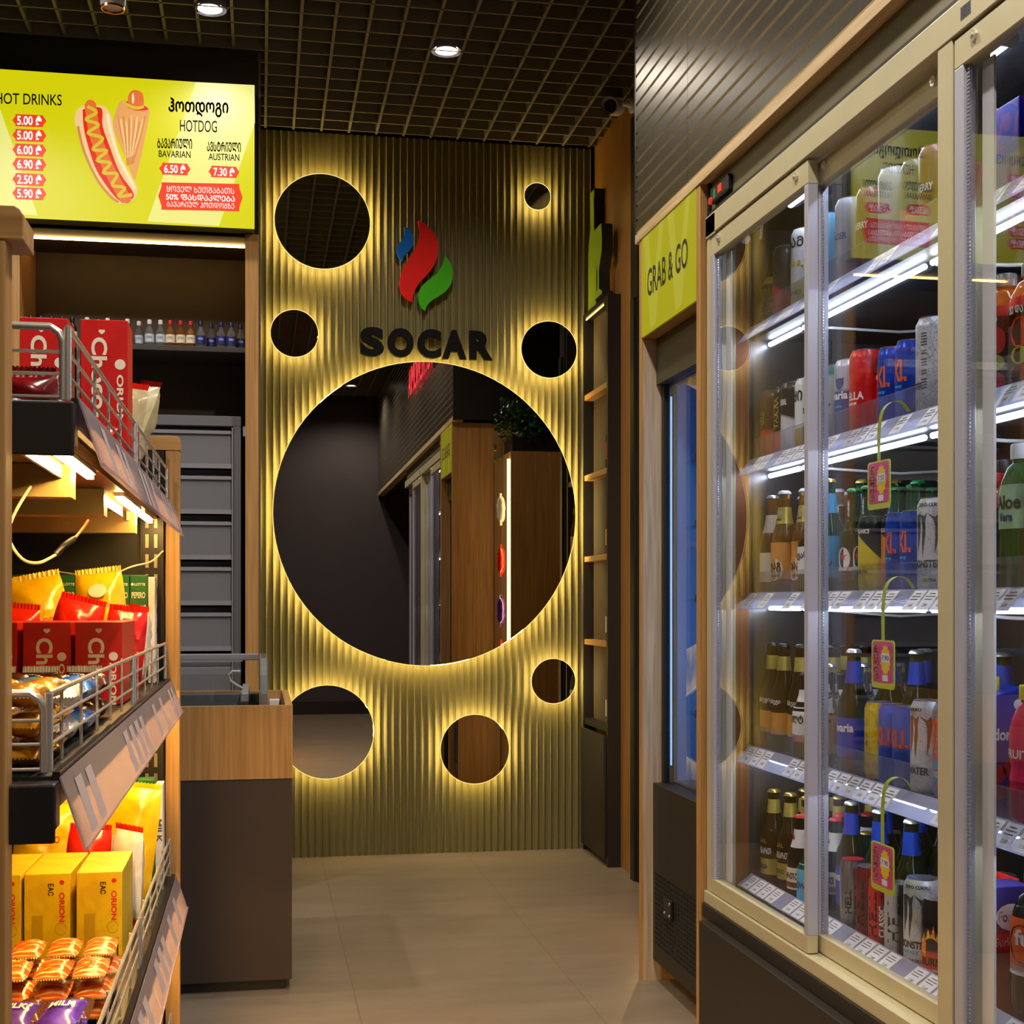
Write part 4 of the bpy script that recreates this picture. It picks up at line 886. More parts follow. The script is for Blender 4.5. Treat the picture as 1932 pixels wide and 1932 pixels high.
K['orange_dark'] = lambda: pet(.039, .25, G['cola'], CAPM['dgreen'], [(.38, .72, INK['orange']), (.36, .42, INK['white'])], [([circ(0, 0, 1, 1)], .56, .03, .03, A + 14, False, INK['green']), ('fu', .6, .026, .03, A + 14, False, INK['white'])])
def carton(body, capm, front, w=.09, d=.068, h=.205, slant=True):
    t = thing('juice_carton', (0, 0, 0), 'x', 'carton')
    b = MB(); hw, hd = w / 2, d / 2
    if slant:
        b.v += [(-hd, -hw, 0), (hd, -hw, 0), (hd, hw, 0), (-hd, hw, 0), (-hd, -hw, h - .02), (hd, -hw, h), (hd, hw, h), (-hd, hw, h - .02)]
        for q in ((0, 3, 2, 1), (4, 5, 6, 7), (0, 1, 5, 4), (1, 2, 6, 5), (2, 3, 7, 6), (3, 0, 4, 7)): b.face(q)
    else: b.box(-hd, hd, -hw, hw, 0, h)
    obj('carton_body', b, body, t, bevel=.002, world=False)
    if capm: obj('screw_cap', MB().lathe([(.015, h - .015), (.015, h + .012), (.014, h + .014)], 20), capm, t, world=False)
    F = {'s': plane((0, -hw - .0006, 0), (1, 0, 0), (0, 0, 1)), 'f': plane((-hd - .0006, 0, 0), (0, -1, 0), (0, 0, 1))}
    for side, s, cx, cz, ww, hh, ink in front:
        q = MB()
        if isinstance(s, str): q.text(s, F[side], hh, ww, x0=cx, y0=cz, bold=.03)
        else:
            for poly in s: q.flat([(cx + x_ * ww, cz + y_ * hh) for x_, y_ in poly], F[side])
        obj('printed_mark', q, ink, t, world=False, recalc=False)
    return t
CH = mat('cherry print', (176, 24, 34), .35, noise=.1, scale=60)
K['cherry_carton'] = lambda: carton(split('blue violet carton', (70, 50, 130), (20, 40, 150), (0, 0, 1), .12, soft=.05), CAPM['yellow'], [('s', 'ndora', -.004, .125, .05, .02, INK['white']), ('s', [circ(0, 0, 1, 1)], -.012, .06, .016, .016, CH), ('s', [circ(0, 0, 1, 1)], .012, .068, .014, .015, CH), ('s', [circ(0, 0, 1, 1)], .014, .03, .012, .013, CH), ('s', [circ(0, 0, 1, 1)], -.01, .028, .012, .013, CH), ('s', [circ(0, 0, 1, 1)], .026, .175, .009, .009, INK['white']), ('f', 'Pandora', 0, .13, .07, .022, INK['white']), ('f', [circ(0, 0, 1, 1)], 0, .06, .02, .02, CH)])
K['red_carton'] = lambda: carton(split('red green carton', (206, 60, 40), (224, 40, 30), (0, 0, 1), .1, soft=.03), CAPM['yellow'], [('s', [circ(0, 0, 1, 1)], .0, .06, .03, .035, INK['orange']), ('s', [[(-1, -1), (1, -1), (1, 1), (-1, 1)]], 0, .035, .032, .012, INK['lime']), ('s', [circ(0, 0, 1, 1)], -.01, .15, .03, .03, INK['red'])])
K['plum_carton'] = lambda: carton(split('plum violet carton', (150, 40, 44), (60, 50, 130), (0, 0, 1), .15, soft=.012), None, [('s', [circ(0, 0, 1, 1)], 0, .165, .027, .022, INK['white']), ('s', 'Fontea', 0, .166, .044, .018, INK['navy']), ('s', [[(-1, -1), (1, -1), (1, 1), (-1, 1)]], 0, .125, .033, .013, INK['red']), ('s', 'Surkisbai', 0, .125, .058, .014, INK['white']), ('s', [circ(0, 0, 1, 1)], -.014, .075, .012, .014, CH), ('s', [circ(0, 0, 1, 1)], .01, .06, .013, .015, CH), ('s', [circ(0, 0, 1, 1)], -.008, .04, .013, .015, CH)], d=.07, w=.06, h=.215, slant=False)
K['milk_carton'] = lambda: carton(swirl('violet blue carton', (120, 60, 170), (30, 50, 190), 12), None, [('s', 'JUICE', 0, .1, .05, .014, INK['white'])], slant=False, h=.16)
K['clear_top'] = lambda: pet(.033, .2, G['clear'], CAPM['white'], [(.2, .5, INK['white'])])
DESC = {'coffee_orange': 'brown can with orange foot', 'gold_text': 'dark can with gold upright lettering', 'dark_white': 'dark can with white foot', 'white_gold': 'white can with gold foot', 'teal': 'pale teal can', 'white_teal': 'white can with teal shoulder',
        'silver_blue': 'silver and blue can with white lettering', 'red': 'bright red can with white lettering', 'navy_red': 'slim navy can with red sweep', 'black_yellow': 'slim black can with yellow sweep', 'black_orange': 'slim black can with orange sweep',
        'blue_slim': 'slim blue can with red letters', 'blue_slim2': 'slim blue can with big orange letters', 'yellow_slim': 'slim yellow can', 'silver_big': 'large silver patterned can', 'white_claw': 'large white can with grey claw mark', 'claw_orange': 'large white can with copper claw mark',
        'blue_claw': 'large blue and orange patterned can', 'silver_slim': 'slim silver can with red top', 'hell_red': 'slim dark red can', 'hell_red2': 'slim bright red can with upright lettering', 'hell_black': 'slim black and silver can', 'burn': 'slim black can with flame picture', 'tall_dark': 'dark can with pink foot',
        'crown_white': 'cream can with gold crown figures', 'sky_can': 'sky blue can', 'grey_can': 'pale grey can', 'plum_can': 'plum can', 'stripe_bottle': 'black bottle with yellow stripes', 'pale_lemon': 'honey bottle with cream label', 'gold_lemon': 'honey bottle with amber label and gold neck', 'dark_paper': 'brown bottle with white label',
        'skyblue': 'green bottle with sky blue label', 'skyblue_low': 'short bottle with sky blue label', 'star': 'green bottle with red star label', 'green_plain': 'green bottle with dark label', 'goldneck': 'brown bottle with gold neck', 'goldneck_tall': 'tall brown bottle with gold neck', 'white_band': 'dark bottle with white and red label',
        'tan_label': 'clear bottle with tan label', 'blueneck': 'olive bottle with blue neck and blue label', 'redcap': 'dark bottle with red cap and white neck', 'strawberry': 'juice bottle with strawberry label', 'peach': 'orange juice bottle with black cap', 'peach_dark': 'dark sleeved juice bottle with red top', 'aloe': 'green bottle with white cap',
        'teal_bottle': 'teal bottle', 'pink_bottle': 'pink bottle with yellow cap', 'orange_dark': 'dark drink bottle with orange label', 'cherry_carton': 'blue carton with cherries and yellow cap', 'red_carton': 'red carton with yellow cap', 'plum_carton': 'violet and dark red cherry carton', 'milk_carton': 'violet carton', 'clear_top': 'clear bottle with white cap'}
RUN = [  # shelf, kind, x, y
 (4, 'stripe_bottle', 1.195, 3.09), (4, 'tall_dark', 1.193, 3.012), (4, 'crown_white', 1.193, 2.90), (4, 'sky_can', 1.193, 2.776), (4, 'grey_can', 1.195, 2.66), (4, 'plum_can', 1.195, 2.56), (4, 'grey_can', 1.195, 2.46), (4, 'tall_dark', 1.2, 2.381), (4, 'plum_can', 1.2, 2.305), (4, 'clear_top', 1.25, 2.2), (4, 'milk_carton', 1.225, 2.065), (4, 'milk_carton', 1.225, 1.95),
 (3, 'coffee_orange', 1.193, 3.091), (3, 'gold_text', 1.193, 3.027), (3, 'dark_white', 1.193, 2.963), (3, 'white_gold', 1.193, 2.899), (3, 'teal', 1.193, 2.835), (3, 'white_teal', 1.193, 2.735), (3, 'silver_blue', 1.195, 2.664), (3, 'red', 1.196, 2.591), (3, 'navy_red', 1.218, 2.528), (3, 'blue_slim', 1.19, 2.463), (3, 'blue_slim', 1.19, 2.39), (3, 'silver_big', 1.198, 2.308), (3, 'black_yellow', 1.262, 2.49), (3, 'strawberry', 1.2, 2.07), (3, 'strawberry', 1.2, 1.99),
 (2, 'pale_lemon', 1.198, 3.106), (2, 'gold_lemon', 1.193, 3.02), (2, 'gold_lemon', 1.215, 2.948), (2, 'dark_paper', 1.193, 2.86), (2, 'skyblue', 1.195, 2.773), (2, 'star', 1.22, 2.70), (2, 'star', 1.22, 2.63), (2, 'black_yellow', 1.19, 2.55), (2, 'black_orange', 1.21, 2.49), (2, 'blue_slim', 1.19, 2.43), (2, 'blue_slim', 1.19, 2.37), (2, 'white_claw', 1.197, 2.30), (2, 'blue_claw', 1.205, 2.228), (2, 'peach', 1.255, 2.167), (2, 'peach_dark', 1.193, 2.098), (2, 'aloe', 1.198, 2.018), (2, 'teal_bottle', 1.2, 1.94),
 (1, 'goldneck_tall', 1.2, 3.11), (1, 'goldneck_tall', 1.2, 3.04), (1, 'goldneck_tall', 1.215, 2.972), (1, 'white_band', 1.193, 2.89), (1, 'tan_label', 1.195, 2.765), (1, 'blueneck', 1.2, 2.657), (1, 'yellow_slim', 1.19, 2.522), (1, 'blue_slim2', 1.188, 2.458), (1, 'blue_slim2', 1.186, 2.40), (1, 'claw_orange', 1.2, 2.333), (1, 'blue_claw', 1.205, 2.258), (1, 'blueneck', 1.30, 2.58), (1, 'blueneck', 1.32, 2.42), (1, 'cherry_carton', 1.22, 2.155), (1, 'cherry_carton', 1.25, 2.06), (1, 'pink_bottle', 1.193, 1.985),
 (0, 'goldneck', 1.205, 3.117), (0, 'goldneck', 1.22, 3.05), (0, 'goldneck', 1.235, 2.985), (0, 'redcap', 1.195, 2.925), (0, 'skyblue_low', 1.19, 2.855), (0, 'redcap', 1.25, 2.87), (0, 'blueneck', 1.25, 2.78), (0, 'blueneck', 1.25, 2.66), (0, 'blueneck', 1.262, 2.527), (0, 'silver_slim', 1.195, 2.65), (0, 'hell_red', 1.195, 2.575), (0, 'hell_red2', 1.188, 2.50), (0, 'hell_black', 1.188, 2.43), (0, 'white_claw', 1.2, 2.36), (0, 'burn', 1.186, 2.278), (0, 'red_carton', 1.24, 2.2), (0, 'plum_carton', 1.2, 2.085), (0, 'orange_dark', 1.2, 1.997)]
PK = {}; seen = {}; total = {}
for s, k, x, y in RUN: total[(s, k)] = total.get((s, k), 0) + 1
def put(k, loc, lab, grp=None, rot=0.0):
    if k not in PK:
        t = K[k](); t.location = loc; t.rotation_euler = (0, 0, rot); t['label'] = lab
        if grp: t['group'] = grp
        PK[k] = (t, kids_of(t)); return t
    t = dup(PK[k][0], PK[k][1], loc, lab, None, (0, 0, rot))
    if grp: t['group'] = grp
    elif 'group' in t: del t['group']
    return t
SHT = ['cooler floor', 'lowest cooler shelf', 'middle cooler shelf', 'upper cooler shelf', 'top cooler shelf']
SLIM = ('navy_red', 'black_yellow', 'black_orange', 'blue_slim', 'blue_slim2', 'yellow_slim', 'silver_slim', 'hell_red', 'hell_red2', 'hell_black', 'burn')
WIDE = {'strawberry': .0375, 'aloe': .0375, 'orange_dark': .0405, 'peach': .0355, 'teal_bottle': .0355, 'silver_big': .0345, 'white_claw': .0345, 'claw_orange': .0345, 'blue_claw': .0345, 'cherry_carton': .058, 'red_carton': .058, 'plum_carton': .048, 'milk_carton': .058, 'skyblue': .0345, 'blueneck': .0345}
def rad_of(k): return .0275 if k in SLIM else WIDE.get(k, .0332 if k in ('red', 'silver_blue', 'crown_white', 'sky_can', 'grey_can', 'plum_can', 'pink_bottle', 'clear_top', 'peach_dark') else .0322)
PLACED = []
def clear(s, k, x, y): return all(s != s2 or math.hypot(x - x2, y - y2) > rad_of(k) + r2 for s2, x2, y2, r2 in PLACED)
for s, k, x, y in sorted(RUN, key=lambda q: (q[0], q[2])):
    x = max(x, 1.1615 + rad_of(k)) if s else x
    while not clear(s, k, x, y): x += .002
    PLACED.append((s, x, y, rad_of(k)))
    n = seen.get((s, k), 0); seen[(s, k)] = n + 1
    g = None
    if total[(s, k)] > 1:
        lab = f'{DESC[k]}, {SHT[s]}, {ORD[n]} of {("two", "three", "four")[total[(s, k)] - 2]} from left'
        g = f'{DESC[k]} front row, {SHT[s]}'
    else: lab = f'{DESC[k]} at the front, {SHT[s]}'
    put(k, (x, y, LV[s] + (.0025 if s == 0 else .0003)), lab, g, random.uniform(-.06, .06))
# second and third rows behind the front ones
for s, k, x, y in RUN:
    if k in ('cherry_carton', 'red_carton', 'plum_carton', 'milk_carton') or y < 1.96: continue
    rr = 'green_plain' if k in ('star', 'black_yellow', 'black_orange') and s == 2 else k
    if s == 2 and k in ('blue_slim', 'white_claw', 'blue_claw'): rr = 'green_plain'
    if s == 1 and k in ('yellow_slim', 'blue_slim2', 'claw_orange', 'blue_claw'): continue
    if s == 0 and k in ('silver_slim', 'hell_red', 'hell_red2', 'hell_black', 'burn'): continue
    for q in (1, 2):
        xx = x + .078 * q + (.02 if rr == 'green_plain' else 0)
        while not clear(s, rr, xx, y) and xx < 1.6: xx += .003
        PLACED.append((s, xx, y, rad_of(rr)))
        put(rr, (xx, y, LV[s] + (.0025 if s == 0 else .0003)), f'{DESC[rr]} in a rear row, {SHT[s]}', f'{DESC[rr]} rear rows, {SHT[s]}', random.uniform(-.2, .2))

# ---- price wobblers on springy strips
def wobbler(y, zt, zc, price, lab):
    t = thing('price_wobbler', (1.135, y, zt), lab, 'price tag', 'pink price wobblers on the cooler shelves')
    pts = [(1.150, y - .04, zt + .004), (1.14, y - .03, zt + .022), (1.128, y - .012, zt + .024), (1.118, y + .002, zt + .008), (1.114, y + .006, zt - .03), (1.114, y + .006, zc + .04)]
    pts = [tuple(p) for p in smooth(pts, 5)]
    st = MB()
    for i in range(len(pts) - 1):
        a, b = pts[i], pts[i + 1]; st.quad((a[0], a[1] - .007, a[2]), (a[0], a[1] + .007, a[2]), (b[0], b[1] + .007, b[2]), (b[0], b[1] - .007, b[2]))
    obj('strip', st, mat('lime plastic strip', (168, 182, 40), .35, noise=0), t, recalc=False)
    def rr(w, h, r): return [(cx + r * math.cos(a), cy + r * math.sin(a)) for cx, cy, a0 in ((w - r, h - r, 0), (-w + r, h - r, 1), (-w + r, -h + r, 2), (w - r, -h + r, 3)) for a in [PI / 2 * a0 + PI / 2 * k / 4 for k in range(5)]]
    P0 = plane((1.113, y + .003, zc), (0, -.94, .0), (-.0, 0.06, 1))
    fr = Vector((-1, 0, 0))
    cd = MB().prism(rr(.047, .044, .008), P0(0, 0), (0, -1, 0), (0, 0, 1), (-1, 0, 0), .001)
    obj('card', cd, mat('lime card', (190, 200, 40), .45, noise=0), t)
    Q = lambda d: (lambda a, b: Vector((1.1118 - d, y + .003 - a, zc + b)))
    pn = MB().flat(rr(.041, .037, .007), lambda a, b: Q(.0003)(a, b + .004)); obj('pink_field', pn, mat('magenta print', (206, 60, 130), .5, noise=0), t, recalc=False)
    sb = MB().flat([((.021 if k % 2 else .017) * math.cos(k * PI / 14) + .012, (.029 if k % 2 else .024) * math.sin(k * PI / 14) + .008) for k in range(28)], Q(.0006)); obj('star_burst', sb, INK['yellow'], t, recalc=False)
    obj('price_box', MB().flat([(-.004, .004), (.028, .004), (.028, .020), (-.004, .020)], Q(.0009)).flat([(.0, -.030), (.022, -.030), (.022, -.019), (.0, -.019)], Q(.0009)), M['paper'], t, recalc=False)
    obj('price_text', MB().text(price, lambda a, b: Q(.0012)(a + .012, b + .012), .009, .026), M['ink'], t, recalc=False)
    obj('side_text', MB().text('ᲡᲣᲞᲔᲠ', lambda a, b: Q(.0009)(-.026 - b, a + .004), .018, .062, bold=.03), INK['yellow'], t, recalc=False)
wobbler(2.352, 1.39, 1.265, '7.50', 'pink and lime price wobbler hanging from the second highest cooler shelf')
wobbler(2.335, 1.072, 0.938, '7.90', 'pink and lime price wobbler hanging from the middle cooler shelf')
wobbler(2.337, 0.71, 0.568, '7.90', 'pink and lime price wobbler hanging from the lowest cooler shelf')
# neon lettering on the soffit
t = thing('neon_sign', (1.03, 2.3, 2.5), 'red glowing neon letters on the slatted soffit above the drinks cooler', 'sign')
obj('letters', MB().text('GASTRONOMIA', plane((1.02, 2.28, 2.62), (0, -1, 0), (0, 0, 1)), .2, 1.62), emit('red neon', (1.0, 0.03, 0.06), 3, True), t, recalc=False)
obj('backing_rail', MB().box(1.024, 1.04, 1.45, 3.11, 2.60, 2.64).box(1.03, 1.043, 2.9, 2.93, 2.5, 2.74), M['black2'], t)

# ---------------------------------------------------------------- snack gondola on the left
random.seed(11)
GO = t = thing('snack_gondola', (-0.4, 2.3, 0), 'oak framed snack gondola with chrome basket shelves and warm strip lights, left foreground', 'gondola')
def end_frame(x0, x1, ya, yb, cx, zt):
    b = MB().box(x0, x1, ya, yb, 0.0, zt - 0.03)
    pr = [(-0.7, zt - 0.032), (cx, zt - 0.032), (cx, zt - 0.008), (cx - 0.003, zt - 0.003), (cx - 0.008, zt), (-0.7, zt)]
    p = obj('end_post', b, M['wood'], GO, bevel=0.002)
    obj('top_cap', MB().prism(pr, (0, ya - 0.002, 0), (1, 0, 0), (0, 0, 1), (0, 1, 0), yb - ya + 0.03), M['wood_x'], GO, bevel=0.001)
    obj('end_panel', MB().box(-0.68, x0, ya + 0.008, yb - 0.008, 0.02, zt - 0.032), M['black2'], GO)
end_frame(-0.272, -0.239, 1.385, 1.42, -0.223, 1.43)
end_frame(-0.209, -0.177, 3.19, 3.222, -0.176, 1.425)
obj('end_post', MB().box(-0.68, -0.272, 1.375, 1.385, 0.0, 1.39), M['wood'], GO)
obj('back_panel', MB().box(-0.70, -0.68, 1.39, 3.22, 0.0, 1.39), M['black2'], GO)
up = MB().box(-0.262, -0.212, 3.172, 3.19, 0.0, 1.39)
hol = MB()
for i in range(30):
    z = 0.06 + i * 0.0445
    for xx in (-0.251, -0.232): hol.box(xx, xx + 0.007, 3.1705, 3.173, z, z + 0.03)
u_ = obj('slotted_upright', up, mat('black upright', (34, 32, 30), 0.35, 0.3, noise=0.03), GO)
obj('slots', hol, mat('slot metal', (150, 140, 124), 0.35, 0.6), u_)
SZ = [0.05, 0.44, 0.877, 1.267]
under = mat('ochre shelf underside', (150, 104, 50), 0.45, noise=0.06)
BEAM = mat('brass beam', (150, 130, 84), 0.4, 0.4, noise=0.04)
SX = [-0.196, -0.198, -0.208, -0.205]
for i, z in enumerate(SZ):
    fx = SX[i]; yn = (1.47, 1.47, 1.435, 1.55)[i]; yf = 3.165
    sh = obj('shelf', MB().box(-0.67, fx + 0.004, yn, yf, z - 0.012, z - 0.001), M['black2'], GO)
    obj('end_plate', MB().box(-0.67, fx + 0.012, yn - 0.035, yn - 0.03, z - 0.062, z - 0.004).box(-0.67, fx + 0.012, yn - 0.03, yn, z - 0.05, z - 0.004), M['black2'], sh, bevel=0.004)
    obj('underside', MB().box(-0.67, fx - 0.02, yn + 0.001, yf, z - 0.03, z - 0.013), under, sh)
    obj('front_strip', MB().box(fx + 0.0045, fx + 0.012, yn, yf, z - 0.03, z + 0.004), M['black2'], sh)
    for y in (1.93, 2.33, 2.9): obj('shelf_beam', MB().box(-0.66, fx - 0.045, y, y + 0.05, z - 0.075, z - 0.031), BEAM, sh)
    # chrome baskets
    ht = 0.082
    for (ya, yb) in ((yn + 0.008, 2.36), (2.385, yf)):
        w = MB()
        r0 = 0.0042
        w.tube([(fx, ya, z + 0.003), (fx, ya, z + ht)], r0, 10).tube([(fx, yb, z + 0.003), (fx, yb, z + ht)], 0.003)
        w.tube([(fx, ya, z + ht), (fx, yb, z + ht)], 0.003)
        for hh in (0.03, 0.055): w.tube([(fx, ya, z + hh), (fx, yb, z + hh)], 0.0019)
        y = ya + 0.12
        while y < yb - 0.04: w.tube([(fx - 0.004, y, z + 0.003), (fx - 0.004, y, z + ht + 0.004)], 0.002); y += 0.165
        obj('wire_basket', w, M['chrome'], sh)
        if ya < 2:
            w = MB()
            w.tube([(fx - 0.005, ya, z + 0.003), (fx - 0.005, ya, z + ht - 0.016), (fx - 0.009, ya, z + ht - 0.006), (fx - 0.018, ya, z + ht), (-0.66, ya, z + ht)], 0.0042, 10)
            for hh in (0.006, 0.031, 0.055): w.tube([(fx - 0.006, ya, z + hh), (-0.66, ya, z + hh)], 0.002)
            obj('basket_end', w, M['chrome'], sh)
        x_t, z_t, x_b, z_b = fx + 0.014, z + 0.001, fx + 0.038, z - 0.072
        rl = MB().prism([(x_t, z_t), (x_b, z_b), (x_b + 0.004, z_b + 0.002), (x_b + 0.0035, z_b + 0.004), (x_b + 0.0012, z_b + 0.003), (x_t + 0.0014, z_t + 0.001)], (0, ya - 0.03, 0), (1, 0, 0), (0, 0, 1), (0, 1, 0), yb - ya + 0.02)
        obj('label_rail', rl, M['railwarm'], sh)
        y = ya + 0.04
        while y < yb - 0.08:
            if random.random() < 0.62:
                cd = MB(); F = lambda a, b: (x_t + (x_b - x_t) * b + 0.0022, y + a, z_t + (z_b - z_t) * b + 0.0012)
                cd.quad(F(0, .15), F(0.05, .15), F(0.05, .92), F(0, .92))
                obj('price_tag', cd, M['tagged'], sh, recalc=False)
            y += 0.085
    if i >= 1:
        lx = fx - 0.03
        for (ya, yb) in ((yn + 0.0, 2.02), (2.42, 2.78), (2.86, 3.1)) if i == 3 else ((yn + 0.0, 2.40), (2.42, 3.12)):
            st = obj('light_strip', MB().box(lx - 0.0045, lx + 0.0045, ya, yb, z - 0.043, z - 0.037), M['ledwarm'], sh)
            obj('light_channel', MB().box(lx - 0.008, lx + 0.008, ya, yb, z - 0.0365, z - 0.031).box(lx - 0.03, lx - 0.026, ya + .02, yb - .02, z - 0.05, z - 0.031), M['chrome'], sh)
z = 1.267
def smooth3(pts, n=6):
    out = []
    P = [Vector(p) for p in pts]
    for i in range(len(P) - 1):
        p0, p1, p2, p3 = P[max(i - 1, 0)], P[i], P[i + 1], P[min(i + 2, len(P) - 1)]
        for k in range(n):
            s_ = k / n
            out.append(0.5 * ((2 * p1) + (p2 - p0) * s_ + (2 * p0 - 5 * p1 + 4 * p2 - p3) * s_ * s_ + (3 * p1 - p0 - 3 * p2 + p3) * s_ ** 3))
    return out + [P[-1]]
white_cable = mat('cream cable', (214, 196, 160), 0.4, noise=0)
obj('cable', MB().tube(smooth3([(-0.30, 1.92, 1.205), (-0.318, 1.9, 1.165), (-0.324, 1.9, 1.135), (-0.308, 1.9, 1.108), (-0.29, 1.92, 1.103), (-0.272, 1.95, 1.115)]), 0.0022), white_cable, GO)
obj('cable', MB().tube(smooth3([(-0.272, 1.95, 1.115), (-0.262, 1.96, 1.128), (-0.252, 1.98, 1.138)]), 0.0045), M['black2'], GO)['label'] = 'black cable joint'
obj('cable', MB().tube(smooth3([(-0.252, 1.98, 1.138), (-0.244, 2.0, 1.152), (-0.238, 2.02, 1.166)]), 0.002), mat('orange wire', (224, 90, 40), 0.4, noise=0), GO)['label'] = 'short orange wire'
obj('cable', MB().tube(smooth3([(-0.212, 3.16, 1.165), (-0.235, 3.12, 1.14), (-0.275, 3.1, 1.128), (-0.32, 3.1, 1.11), (-0.38, 3.12, 1.11), (-0.45, 3.14, 1.12)]), 0.002), white_cable, GO)

# ---- packaged snacks
def snack_box(w, d, h, body, prints, lab, loc, grp=None, rot=0, top=None):
    t = thing('snack_box', loc, lab, 'box', grp, rot=(0, 0, rot))
    obj('carton', MB().box(-w / 2, w / 2, -d / 2, d / 2, 0, h), body, t, bevel=0.0012, world=False)
    F = plane((0, -d / 2 - .0006, 0), (1, 0, 0), (0, 0, 1)); V = lambda cx, cz: (lambda x, y: F(cx + y, cz - x))
    for s, cx, cz, hh, ww, ink, vert in prints:
        q = MB()
        if isinstance(s, str): q.text(s, V(cx, cz) if vert else (lambda x, y: F(cx + x, cz + y)), hh, ww, bold=.03)
        else:
            for poly in s: q.flat([(cx + a * ww, cz + b * hh) for a, b in poly], F)
        obj('printed_mark', q, ink, t, world=False, recalc=False)
    return t
CREAM = mat('cream print', (240, 226, 200), 0.5, noise=0)
RB = swirl('red carton print', (196, 14, 10), (206, 18, 12), 6, rough=.4)
SQ = [[(-1, -1), (1, -1), (1, 1), (-1, 1)]]
def choco(loc, lab, grp, h, d, w=.077):
    if h > .2: pr = [('Choco-Pie', -.008, h - .125, .026, .19, CREAM, True), ('ORION', .026, h - .135, .011, .085, CREAM, True), ([circ(0, 0, 1, 1)], .026, h - .075, .009, .009, CREAM, False), ([[(-1, .6), (1, .6), (1, -.2), (0, -1), (-1, -.2)]], -.004, h - .02, .005, .005, CREAM, False)]
    else: pr = [('Choco', -.004, h - .079, .027, .105, CREAM, True), ('ORION', .024, h - .105, .010, .07, CREAM, True), ([circ(0, 0, 1, 1)], .024, h - .058, .0075, .0075, CREAM, False), ([[(-1, .6), (1, .6), (1, -.2), (0, -1), (-1, -.2)]], .0, h - .014, .005, .005, CREAM, False)]
    return snack_box(w, d, h, RB, pr, lab, loc, grp)
g = 'tall red boxes on the top gondola shelf'
choco((-.357, 2.465, 1.267), 'tall red snack box behind the chrome rail, left one on the top gondola shelf', g, .262, .09)
choco((-.259, 2.465, 1.267), 'tall red snack box with cream lettering, right one on the top gondola shelf', g, .262, .09)
g = 'red boxes on the middle gondola shelf'
choco((-.438, 2.54, .877), 'red snack box at the post edge, leftmost on the middle gondola shelf', g, .14, .24)
choco((-.352, 2.54, .877), 'red snack box, second from left on the middle gondola shelf', g, .14, .24)
choco((-.268, 2.54, .877), 'red snack box, rightmost on the middle gondola shelf', g, .14, .24)
YB_ = swirl('yellow carton print', (206, 168, 8), (216, 180, 14), 8, rough=.45)
FAINT = mat('ochre print', (178, 142, 10), .5, noise=0)
for n, x in enumerate((-.43, -.35, -.268)):
    pr = [('ORION', .024, .095, .009, .05, INK['red'], True), ([circ(0, 0, 1, 1)], .024, .137, .004, .004, INK['red'], False), ('ЕАС', .006, .125, .009, .02, INK['black'], True), (SQ, -.016, .05, .032, .009, FAINT, False), ([circ(0, 0, 1, 1)[i:i + 2] + [(a * .85, b * .85) for a, b in circ(0, 0, 1, 1)[i:i + 2]][::-1] for i in range(13)], .022, .058, .011, .010, FAINT, False)]
    pr += [(SQ, .004 + .006 * k, .018, .013, .0008, FAINT, False) for k in range(5)] + [(SQ, .03, .016, .016, .0012, INK['black'], False)]
    snack_box(.075, .2, .152, YB_, pr, ('yellow snack box at the post edge, leftmost on the lower gondola shelf', 'yellow snack box, middle one of three on the lower gondola shelf', 'yellow snack box, rightmost on the lower gondola shelf')[n], (x, 2.53, .44), 'yellow boxes on the lower gondola shelf', rot=(-.03, -.03, .0)[n])
GRN = swirl('green carton print', (14, 92, 40), (20, 104, 48), 10, rough=.4); PG = mat('pale green print', (150, 196, 140), .5, noise=0)
def pepero(x, y, z, lab, grp, h=.232):
    pr = [('LOTTE', .003, h - .02, .0055, .022, CREAM, False), ([circ(0, 0, 1, 1)], -.0125, h - .02, .003, .003, CREAM, False), ('PEPERO', 0, h - .043, .013, .028, CREAM, False), ('almond', .002, h - .066, .0055, .026, CREAM, False), (SQ, 0, h - .145, .07, .013, PG, False)]
    pr += [(SQ, 0, h - .085 - .011 * k, .0016, .010, GRN, False) for k in range(11)]
    return snack_box(.035, .05, h, GRN, pr, lab, (x, y, z), grp)
first = None
for zi, (z, xs, nm) in enumerate(((.877, [-.2545 - .0362 * k for k in range(8)], 'middle gondola shelf'), (.44, [-.239 - .0362 * k for k in range(4)], 'lower gondola shelf'), (.05, [-.224 - .0362 * k for k in range(3)], 'bottom gondola shelf'))):
    for k, x in enumerate(xs):
        lab = f'slim green snack box on the {nm}, {ORD[k]} from the right'
        if first is None: first = pepero(x, 3.06, z, lab, 'slim green boxes on the gondola'); fk = kids_of(first)
        else: dup(first, fk, (x, 3.06, z), lab)
snack_box(.0155, .06, .22, mat('white carton print', (220, 214, 210), .5, noise=.02), [('MILK', 0, .12, .012, .05, INK['grey'], True)], 'slim white snack box beside the green boxes on the lower gondola shelf', (-.2125, 3.075, .4402))
snack_box(.0145, .05, .228, mat('white carton print b', (220, 214, 210), .5, noise=.02), [], 'slim white snack box at the end of the green boxes, middle gondola shelf', (-.2285, 3.075, .8772))

